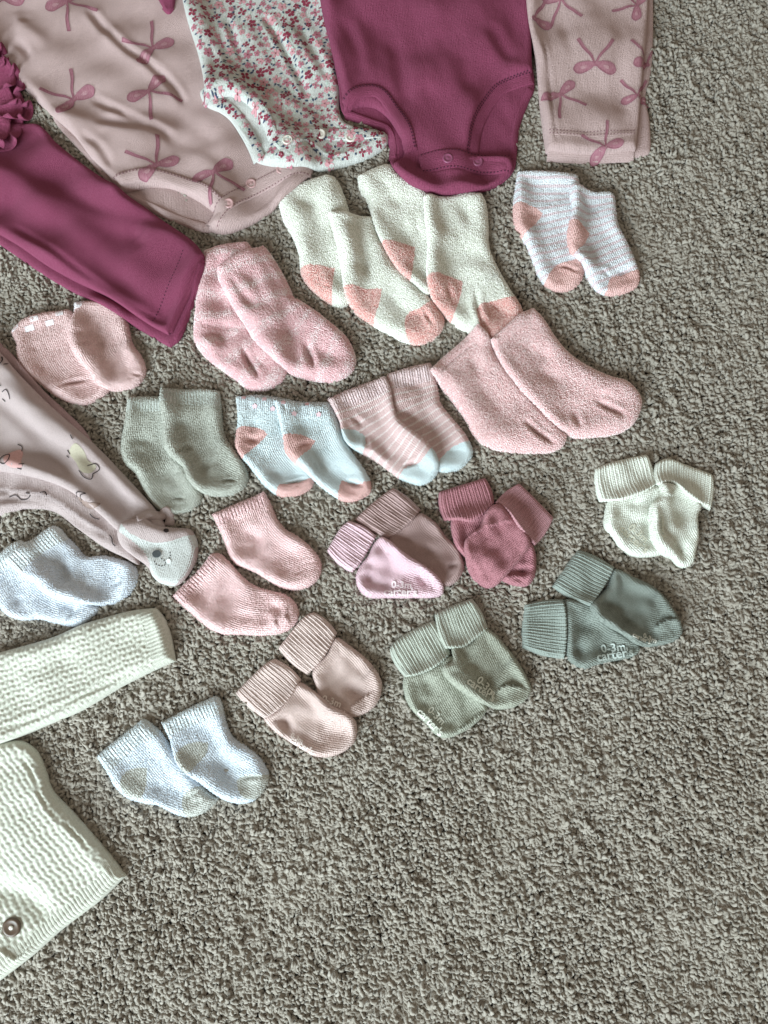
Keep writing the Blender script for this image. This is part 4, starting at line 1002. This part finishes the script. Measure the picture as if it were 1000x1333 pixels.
# ---- white floral bodysuit
fj = jersey('white jersey', (224, 228, 222), (236, 238, 234)); fst = plain('shaded white thread', (168, 168, 164), .8, .2); fsn = plain('pale snap', (214, 208, 196), .35, .5)  # greyed thread colour carries the shade of the stitch lines
t = thing('bodysuit', 'white bodysuit with small red and pink flowers', 'bodysuit', None)
itb = Item(cB([(90,350),(110,402),(200,452),(260,532),(290,582),(302,616),(350,640),(430,650),(560,560),(520,430),(300,330)]), T=.004, R=.003, sag=.4, amp=.0005, z=.012)
build(itb, t, [fj], .002, (), ('lining',))
rim = curve(cB([(106,392),(160,418),(212,455),(262,525),(292,580),(310,625)]), .013, False, .0012)
strip(t, 'back_binding', rim, .011, .0016, fj, side=.6)
itf = Item(cB([(-10,-260,1),(18,-20),(42,80),(80,200),(105,330),(110,402,1),(150,382),(215,376),(280,410),(335,480),(362,560),(335,628,1),(430,655),(560,640),(680,615),(780,575),(832,532),(838,500,1),(800,485),(720,470),(655,440),(640,300),(620,150),(600,-260,1)]),
    T=.0075, R=.005, sag=.1, amp=.0012, lam=(.025, .08), z=.015, axis=math.radians(10), creases=[
    (cB([(190,30),(220,120),(260,230)]), 5, 2.4), (cB([(330,20),(400,130),(470,260),(520,360)]), 5, 2.8), (cB([(470,60),(540,180),(600,300)]), 6, 2), (cB([(260,60),(320,180),(390,300)]), 6, -1.8), (cB([(420,60),(520,250)]), 6, -1.6), (cB([(130,150),(160,280)]), 6, 1.5),
    (cB([(395,650),(440,600),(510,562),(620,598),(760,560)]), 4, 1.8, 'L')])
build(itf, t, [fj], .0018, (), ('front_panel',))
bind = curve(cB([(108,370),(205,343),(290,380),(348,455),(382,545)]), .015, False, .0012)
strip(t, 'leg_binding', bind, .0088, .0016, fj); stitches(t, offset(bind, .0036), fst)
pk = curve(cB([(392,590),(460,535),(560,505),(690,503),(828,506)]), .015, False, .0012)
strip(t, 'snap_placket', pk, .0105, .0016, fj); stitches(t, offset(pk, -.0042), fst)
flm = [plain('flower pink', (196, 134, 142), .9, .1, .15), plain('flower rose', (176, 104, 120), .9, .1, .15), plain('flower red', (142, 48, 70), .9, .1, .15), plain('leaf navy', (62, 76, 104), .9, .1), plain('leaf mint', (184, 205, 192), .9, .1), plain('flower eye', (120, 52, 60), .9, .1)]
def floral():
    rs = np.random.RandomState(4); lo, hi = itf.O.min(0), itf.O.max(0); hi = np.minimum(hi, [9, .47]); pts = []
    V = []; F = []; M = []
    def ok(c): 
        p = np.array([c])
        
        if inside(p, itf.O)[0]: return seg_dist(p, itf.O)[0][0] > .0022 or seg_dist(p, bind, False)[0][0] < .006
        return inside(p, itb.O)[0] and seg_dist(p, itb.O)[0][0] > .0022 and seg_dist(p, rim, False)[0][0] < .0075
    def add(P, m):
        P = np.array(P); z = topz(P) + .00045; b = len(V)
        V.extend([(x, y, q) for (x, y), q in zip(P.tolist(), z)]); F.append(tuple(range(b, b + len(P)))); M.append(m)
    def petal(c, a, L, w, m):
        d = np.array([math.cos(a), math.sin(a)]); n = np.array([-d[1], d[0]])
        add([c + d*L*f + n*w*g for f, g in ((.12, -.12), (.55, -.5), (.9, -.42), (1, 0), (.9, .42), (.55, .5), (.12, .12))], m)
    tries = 0; occ = []
    while tries < 9000:
        tries += 1; c = lo - .01 + rs.rand(2) * (hi - lo + .02)
        big = tries < 5000; R = (.0036 if rs.rand() < .4 else .0025) if big else .0011
        if not ok(c): continue
        if occ:
            A = np.array(occ); dd = np.hypot(A[:, 0]-c[0], A[:, 1]-c[1])
            if (dd < A[:, 2] + R + (.0001 if big else -.0003)).any(): continue
        occ.append((c[0], c[1], R)); a0 = rs.rand() * 6.28
        if big:
            m = rs.choice([0, 0, 1, 1, 2, 2]); 
            k = 5 if rs.rand() < .7 else 4
            for i in range(k): petal(c, a0 + i * 2 * math.pi / k + rs.uniform(-.15, .15), R * rs.uniform(.95, 1.2), R * rs.uniform(.6, .8), m)
            add([c + R * .22 * np.array([math.cos(q), math.sin(q)]) for q in np.arange(6) * 1.047], 5 if m < 2 else 0)
        else:
            petal(c - .001 * np.array([math.cos(a0), math.sin(a0)]), a0, rs.uniform(.0024, .0034), rs.uniform(.0012, .0018), rs.choice([3, 3, 3, 4, 4, 2]))
    o = mesh_obj('floral_print', V, F, None, t, smooth=True)
    for q in flm: o.data.materials.append(q)
    o.data.polygons.foreach_set('material_index', np.array(M, np.int32)); o['kind'] = 'stuff'
floral()
snaps(t, cB, [(440,566),(565,511),(685,514)], fsn, .016)

# ---- plum bodysuit
t = thing('bodysuit', 'plain plum bodysuit snapped shut between the floral bodysuit and the bow print pants', 'bodysuit', None)
itb = Item(cC([(-30,-250,1),(10,60),(45,230),(60,312),(80,320),(130,335),(185,356),(200,400),(196,455),(230,512),(300,546),(420,545),(520,510),(560,470),(570,400),(575,330),(590,280),(618,240),(612,140),(600,-250,1)]), T=.0045, R=.0035, sag=.2, amp=.0008, z=.014)
build(itb, t, [pl], .0024, (), ('back_panel',))
strip(t, 'back_binding', curve(cC([(62,310),(85,312),(135,327),(185,350),(203,395),(202,440)]), .015, False, .0012), .006, .0014, pl)
strip(t, 'back_binding', curve(cC([(608,232),(588,278),(568,335),(560,400),(556,440)]), .015, False, .0012), .006, .0014, pl)
itf = Item(cC([(-30,-250,1),(-6,0),(30,150),(50,230),(62,306,1),(100,286),(145,284),(180,306),(215,360),(238,410),(228,445),(205,470),(240,515),(300,543),(420,542),(515,506),(556,465),(548,440),(420,432,1),(432,390),(448,330),(480,262),(530,210),(612,190,1),(612,140),(600,-250,1)]),
    T=.008, R=.005, sag=.1, amp=.0026, lam=(.035, .1), z=.017, axis=math.radians(5), creases=[
    (cC([(200,80),(230,200),(245,300)]), 10, 2), (cC([(330,40),(320,160),(300,260)]), 12, -2), (cC([(480,50),(520,120),(560,170)]), 9, 2.2), (cC([(60,40),(100,140),(110,220)]), 8, 1.8), (cC([(400,120),(430,260)]), 12, 1.6), (cC([(270,470),(340,476),(440,470)]), 3, 1.6), (cC([(280,440),(275,480)]), 3, 1.6)])
build(itf, t, [pl], .0022, (), ('front_panel',))
for b in ([(64,290),(110,255),(160,252),(205,300),(240,360),(258,425)], [(436,425),(448,350),(478,285),(525,228),(612,200)]):
    q = curve(cC(b), .017, False, .0012); strip(t, 'leg_binding', q, .0105, .0018, pl)
    for d in (.0043, .0030): stitches(t, offset(q, d if b[0][0] < 100 else d), plst)
pk = curve(cC([(282,460),(360,452),(450,452),(548,456)]), .017, False, .0012)
strip(t, 'snap_placket', pk, .017, .0016, pl); 
for d in (.0072, -.0072): stitches(t, offset(pk, d), plst)
snaps(t, cC, [(363,452),(452,447)], plsn, .018)

# ---- mauve bow-print pants leg, top right
t = thing('pants', 'mauve pants leg printed with plum bows, top right beside the plum bodysuit', 'pants', None)
itb = Item(cC([(580,-280,1),(590,30),(616,160),(637,330),(650,428,1),(690,440),(800,446),(900,443),(952,430),(958,405,1),(953,330),(942,270),(955,210),(962,150),(956,-280,1)]), T=.0045, R=.0035, sag=.1, amp=.0004, z=.009)
build(itb, t, [mj], .0024, (), ('back_leg',))
itf = Item(cC([(582,-280,1),(592,30),(618,160),(640,330),(655,420,1),(690,428),(800,434),(912,424,1),(922,330),(932,200),(944,80),(950,-280,1)]), T=.007, R=.004, sag=.12, amp=.0018, lam=(.03, .1), z=.013, axis=math.radians(4), creases=[
    (cC([(632,100),(655,200),(668,330),(682,420)]), 2.2, 1.6), (cC([(760,20),(780,150),(770,260)]), 12, -1.6), (cC([(870,60),(860,200),(880,330)]), 10, 1.6), (cC([(700,40),(720,160)]), 8, 1.5)])
build(itf, t, [mj], .0022, (), ('front_leg',))
hm = curve(cC([(658,405),(760,412),(908,407)]), .014, False, .0012); strip(t, 'hem', hm, .022, .0008, mj, prof=6)
for y in (372, 381): stitches(t, curve(cC([(652,y-4),(760,y+3),(912,y-3)]), .014, False, .0012), mst)
for p, s_, dg in (((790,182),29,88), ((690,262),26,-60), ((612,55),26,95), ((948,165),24,100), ((822,418),24,120), ((915,2),24,160), ((690,-10),26,-75), ((915,268),22,95)):
    bow(t, cC, p, s_, dg, (bowm, bowl, bowd), .014, itb.O)

# ---- plum pants with ruffle
t = thing('pants', 'plum pants with ruffled seat, both legs folded together at the left', 'pants', None)
itb = Item(cA([(-330,560,1),(-60,660),(0,702),(150,803),(300,884),(430,962),(484,992,1),(512,972),(545,890),(585,770),(592,742),(540,690),(300,620),(0,480),(-330,330,1)]), T=.0055, R=.004, sag=.15, amp=.0006, z=.011)
build(itb, t, [pl], .0024, (), ('lower_leg',))
itf = Item(cA([(-330,200,1),(-60,290),(20,335),(95,335),(150,390),(300,508),(450,610),(560,690),(590,738,1),(560,800),(515,890),(482,958,1),(430,930),(300,848),(150,770),(0,672),(-330,520,1)]), T=.0085, R=.0055, sag=.14, amp=.0022, lam=(.035, .1), z=.015, axis=math.radians(-38), creases=[
    (cA([(0,560),(150,650),(300,760),(420,880)]), 14, 1.6), (cA([(100,380),(250,500),(400,640)]), 12, -1.4), (cA([(360,640),(430,720)]), 10, 1.4), (cA([(20,640),(160,730),(300,830),(470,935)]), 4, 1.5)])
build(itf, t, [pl], .0024, (), ('upper_leg',))
stitches(t, curve(cA([(530,715),(500,790),(455,880),(432,925)]), .016, False, .0012), plst)
strip(t, 'hem_fold', curve(cA([(584,745),(556,805),(512,888),(484,950)]), .016, False, .0012), .004, .001, pl)
strip(t, 'hem_fold', curve(cA([(586,762),(560,838),(528,920),(500,972)]), .012, False, .0012), .0035, .001, pl)
def ruffle(path, depth, waves, ph, lift):
    C = curve(cA(path), .016, False, .0008); m = len(C); n = 9
    T = np.gradient(C, axis=0); T /= np.linalg.norm(T, axis=1)[:, None]; N = np.stack([-T[:, 1], T[:, 0]], 1)
    s = np.linspace(0, 1, m); v = np.linspace(0, 1, n)
    a = s * waves * 6.283 + ph + 1.2 * np.sin(s * 9)
    P = C[:, None] + N[:, None] * (v * depth)[None, :, None] * (1 + .25 * np.sin(a * .5))[:, None, None] + T[:, None] * (np.cos(a)[:, None, None] * .0042 * v[None, :, None])
    z = topz(P.reshape(-1, 2)).reshape(m, n); z = np.minimum(z, .02).mean() * .5 + z * .5
    Z = z + lift + .001 + (np.sin(a)[:, None] * .0045 + .0035) * v[None] ** 1.2
    i = np.arange(m-1)[:, None]; j = np.arange(n-1)[None]
    F = np.stack([i*n+j, (i+1)*n+j, (i+1)*n+j+1, i*n+j+1], 2).reshape(-1, 4)
    V = np.concatenate([P, Z[..., None]], 2).reshape(-1, 3)
    o = mesh_obj('ruffle', V, F, pl, t, np.concatenate([s.repeat(n)[:, None]*8, np.tile(v, m)[:, None]], 1))
    sd = o.modifiers.new('cloth', 'SOLIDIFY'); sd.thickness = .0009
ruffle([(-60,150),(-20,215),(5,265),(8,310),(0,345),(-40,370)], .016, 7, .3, .002)
ruffle([(-90,130),(-50,200),(-25,260),(-22,310),(-30,350),(-60,380)], .017, 6.3, 1.6, .006)
ruffle([(-120,90),(-80,160),(-45,185),(-20,200)], .015, 5, 2.2, .004)

# ---- pink footed sleeper with animal print
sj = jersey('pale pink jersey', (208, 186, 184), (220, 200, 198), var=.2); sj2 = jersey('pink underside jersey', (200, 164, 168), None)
sst = plain('pale thread', (190, 196, 190), .8, .2); ink = plain('dark print ink', (62, 54, 56), .9, .1)
t = thing('sleeper', 'pale pink footed sleeper with animal prints and an embroidered puppy face foot', 'sleeper', None)
SP = lambda pts, z=.012: curve(cD(pts), z, False, .0012)
itb = Item(cD([(-260,640,1),(0,680),(200,740),(330,820),(450,925),(530,1030),(545,1105),(490,1078),(420,1045),(300,962),(200,892),(100,884),(0,906),(-260,960,1)]), T=.007, R=.005, sag=.15, amp=.0008, z=.006, creases=[(cD([(-60,815),(60,818),(180,838),(260,885),(340,940),(450,1010)]), 4, 2.4, 'L'), (cD([(-60,860),(60,850),(160,862),(280,930),(400,1000)]), 4, 1.8), (cD([(200,870),(330,960),(480,1050)]), 5, -1.2)])
build(itb, t, [sj], .002, (), ('lower_leg',))
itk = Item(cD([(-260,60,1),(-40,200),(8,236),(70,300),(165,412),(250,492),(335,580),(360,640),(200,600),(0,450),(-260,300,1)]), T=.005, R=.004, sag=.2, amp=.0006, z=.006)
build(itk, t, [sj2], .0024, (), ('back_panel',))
itf = Item(cD([(-260,110,1),(-40,235),(0,270),(60,338),(150,432),(235,512),(330,594),(400,660),(480,745),(560,830),(610,890),(640,960),(560,1010),(480,985),(400,915),(330,855),(250,802),(120,757),(0,735),(-260,690,1)]), T=.011, R=.008, sag=.2, amp=.0014, lam=(.03, .09), z=.012, axis=math.radians(-42), creases=[
    (cD([(-40,420),(80,520),(180,620)]), 9, 2.6), (cD([(20,370),(120,480),(180,510)]), 8, -2.2), (cD([(300,640),(420,770),(520,870),(600,900)]), 9, 3.2), (cD([(120,640),(260,740),(420,850),(540,920)]), 12, 1.8), (cD([(0,690),(140,725),(280,790)]), 6, -1.8), (cD([(400,690),(520,830)]), 8, -1.6)])
build(itf, t, [sj], .0022, (), ('upper_leg',))
cF = crop(0, 520, 3.7037)
whf = jersey('white terry foot', (222, 226, 222), (232, 235, 232))
itt = Item(cF([(560,640),(590,590),(640,572),(690,566),(740,598),(830,604),(900,612),(930,660),(936,740),(905,820),(850,885),(810,893),(750,877),(712,842),(690,800),(630,750),(570,695)]), T=.0085, R=.006, sag=.18, amp=.0006, z=.016, creases=[(cF([(700,690),(800,690)]), 8, 1.2)], axis=.3)
ft_ = build(itt, t, [sj, whf], .0014, [cF([(590,600,1),(640,652),(720,682),(800,677),(870,656),(960,630,1),(925,720),(898,810),(848,876),(800,905,1),(740,885,1),(712,835),(705,760),(660,700),(580,640,1)])], ('foot', 'face_patch'))
stitches(ft_[1], curve(cF([(600,622),(645,664),(720,694),(800,690),(870,670),(912,652)]), .018, False, .0012), sst, .0026, .0019, .0004)
stitches(ft_[1], curve(cF([(585,640),(650,695),(697,752),(712,820)]), .018, False, .0012), sst, .0026, .0019, .0004)
strip(t, 'ear', curve(cF([(650,572),(700,548),(752,540),(778,520),(792,548),(788,590)]), .02, False, .001), .0075, .004, sj)
stitches(ft_[1], curve(cF([(895,650),(912,700),(905,760),(882,820),(842,872)]), .018, False, .0012), plain('brown thread', (150, 120, 116), .8, .2), .0022, .0022, .0003)
def ell(c, rx, ry, n=16, z=.018, cr=cF):
    return G(cr([(c[0] + rx*math.cos(6.283*k/n), c[1] + ry*math.sin(6.283*k/n)) for k in range(n)]), z)
decal(ft_[1], 'nose', [ell((740,736), 21, 20)], plain('embroidery grey', (82, 92, 98), .6, .3, .3), .0015, .0007)
decal(ft_[0], 'eye', [ell((791,624), 11, 11)], ink, .0015, .0007)
emb = plain('dark embroidery', (58, 62, 66), .6, .3)
for q in ([(752,755),(776,768),(784,786),(764,796),(738,788),(728,770)], [(776,768),(800,757),(808,738),(798,722)]):
    stitches(ft_[1], curve(cF(q), .018, False, .001), emb, .0022, .0017, .0004, .0004, 'mouth')
decal(ft_[1], 'tongue', [ell((797,772), 12, 13)], plain('embroidery white', (232, 238, 236), .6, .3), .0015, .0007)
def doodle(body, col, lines):
    if body: decal(t, 'printed_animal', [curve(cD(b), .013, True, .0016) for b in body], plain('animal print', col, .9, .1, .2), .0025, .0003)
    if lines: [decal(t, 'printed_outline', [stroke(curve(cD(l), .013, False, .0012), .00065)], ink, .003, .0006) for l in lines]
doodle([[(268,660),(300,630),(326,652),(340,690),(372,712),(352,742),(320,738),(296,700)]], (166, 158, 136), [[(340,712),(372,704),(386,724),(362,744)], [(308,732),(330,760),(356,766),(362,742)], [(262,652),(272,668)], [(284,598),(292,616)], [(256,672),(266,680)]])
doodle([[(22,690),(44,660),(78,650),(90,700),(96,725),(60,728),(34,716)]], (194, 146, 142), [[(6,706),(18,680),(38,672),(42,700),(24,714),(6,706)], [(64,628),(80,636),(80,655)], [(84,716),(104,712)], [(76,730),(92,734)]])
doodle([[(300,835),(322,846),(352,862),(396,864),(384,880),(340,880),(312,860)]], (138, 116, 108), [[(294,836),(306,822),(340,826),(318,834),(312,858)], [(345,900),(360,915),(382,922)], [(425,985),(436,1000),(440,1020),(450,1030)]])
doodle([], None, [[(6,284),(14,304),(8,322)], [(22,322),(34,314)], [(0,398),(10,406)], [(12,428),(34,424),(44,440),(44,458)], [(4,448),(16,460)], [(20,832),(50,826),(70,842),(100,838),(110,822),(90,818)], [(150,818),(166,812),(176,828)]])

# ---- cream waffle-knit cardigan
cr_ = knit('cream cardigan yarn', (203, 205, 189), (217, 219, 206), .35, wale=.09, course=.07, fuzz=.5, depth=.0002)
t = thing('cardigan', 'cream waffle knit cardigan with a brown button, sleeve stretched to the right', 'cardigan', None)
def wang(a, b):
    w = G(cI([a, b]), .01); d = w[1] - w[0]; return math.atan2(d[1], d[0])
def waffle(u, v, pu=.43, pv=.36, h=.0015):
    u = u + .05 * np.sin(v * 3.1 + u) + .04 * np.sin(v * 7.3 + 2 * u) + .03 * np.sin(u * 5.1); v = v + .05 * np.sin(u * 4.3) + .05 * np.sin(u * 9.1 + v * 2) + .03 * np.sin(v * 6.7)
    ub = u / pu; a = np.abs(np.sin(math.pi * ub)) ** .8; par = np.floor(ub) % 2
    b = np.abs(np.cos(math.pi * v / pv + math.pi / 2 * par + .5 * np.sin(u * 1.3))) ** .8
    return h * a * (.3 + .7 * b) * (1 + .18 * np.sin(u * 17.3 + v * 11.9)) - h * .35
def ribs(u, p=.27, h=.0016): return h * np.abs(np.sin(math.pi * u / p)) ** .7 - h * .5
# body first, sleeve over it
ab = wang((0,1275), (412,930))
pt = G(cI([(330,925)]), .01)[0]; vb = (-pt[0]*math.sin(ab) + pt[1]*math.cos(ab)) * 100
def dbody(uv):
    k = sm(vb - .12, vb + .05, uv[:, 1]); return k * waffle(uv[:, 0], uv[:, 1]) + (1 - k) * ribs(uv[:, 0])
itb = Item(cI([(-260,560,1),(0,478),(60,474),(112,510),(140,570),(165,640),(230,710),(300,790),(360,860),(413,930,1),(330,1010),(200,1110),(100,1198),(0,1275),(-260,1470,1)]), T=.0105, R=.0075, sag=.12, amp=.0012, lam=(.04, .12), z=.009, axis=ab, disp=dbody, creases=[
    (cI([(-60,970),(20,975),(90,1000),(170,1080)]), 12, 2.8), (cI([(60,500),(110,590),(140,660),(260,790),(380,920)]), 2.2, 1.1), (cg([(225,470),(112,584),(40,548),(-80,500)]), 5, 2, 'L'), (cI([(40,560),(90,700)]), 12, -1.6)])
bo = build(itb, t, [cr_, cr_], .0010, [cI([(-300,1490,1),(-300,1370,1),(0,1170),(120,1080),(240,985),(390,866,1),(520,930,1),(0,1400,1)])], ('body', 'hem'))
pb_ = G(cI([(25,1105)]), .016)[0]; zb = topz(pb_[None] + np.array([[0, 0], [.004, 0], [-.004, 0], [0, .004], [0, -.004]])).max()
brn = plain('brown button', (82, 62, 46), .35, .5, .3)
bt = lathe('button', [(.0015, .0022), (.0032, .0020), (.0044, .0026), (.0056, .0026), (.0064, .0018), (.0064, .0004), (.005, -.001)], brn, t, (pb_[0], pb_[1], zb), 28)
lathe('button_thread', [(.0016, .0018), (.0015, .0026), (.0008, .003), (.00001, .0031)], plain('cream thread', (226, 228, 218), .8, .2), bt, (pb_[0], pb_[1], zb), 12)
as_ = wang((0,330), (540,120))
pt = G(cI([(478,120)]), .01)[0]; us = (pt[0]*math.cos(as_) + pt[1]*math.sin(as_)) * 100
def dslv(uv):
    k = sm(us - .05, us + .12, uv[:, 0]); return (1 - k) * waffle(uv[:, 1], uv[:, 0], .43, .37) + k * ribs(uv[:, 1])
its = Item(cI([(-260,240,1),(0,172),(150,130),(300,72),(430,35),(516,25,1),(545,65),(566,130),(579,206,1),(500,242),(400,292),(270,370),(150,422),(70,457),(0,482),(-260,560,1)]), T=.0115, R=.008, sag=.14, amp=.001, lam=(.03, .1), z=.010, axis=as_, disp=dslv, creases=[(cI([(0,440),(150,385),(300,310),(470,230)]), 3, 1.8), (cI([(60,250),(260,190)]), 12, 1.6), (cI([(505,40),(540,130),(560,200)]), 3, -1)])
build(its, t, [cr_, cr_], .0010, [cI([(462,0,1),(600,-20,1),(640,240,1),(520,260,1),(492,150)])], ('sleeve', 'sleeve_cuff'))

# ------------------------------------------------------------------ pile of the carpet around the clothes
carpet_pile()
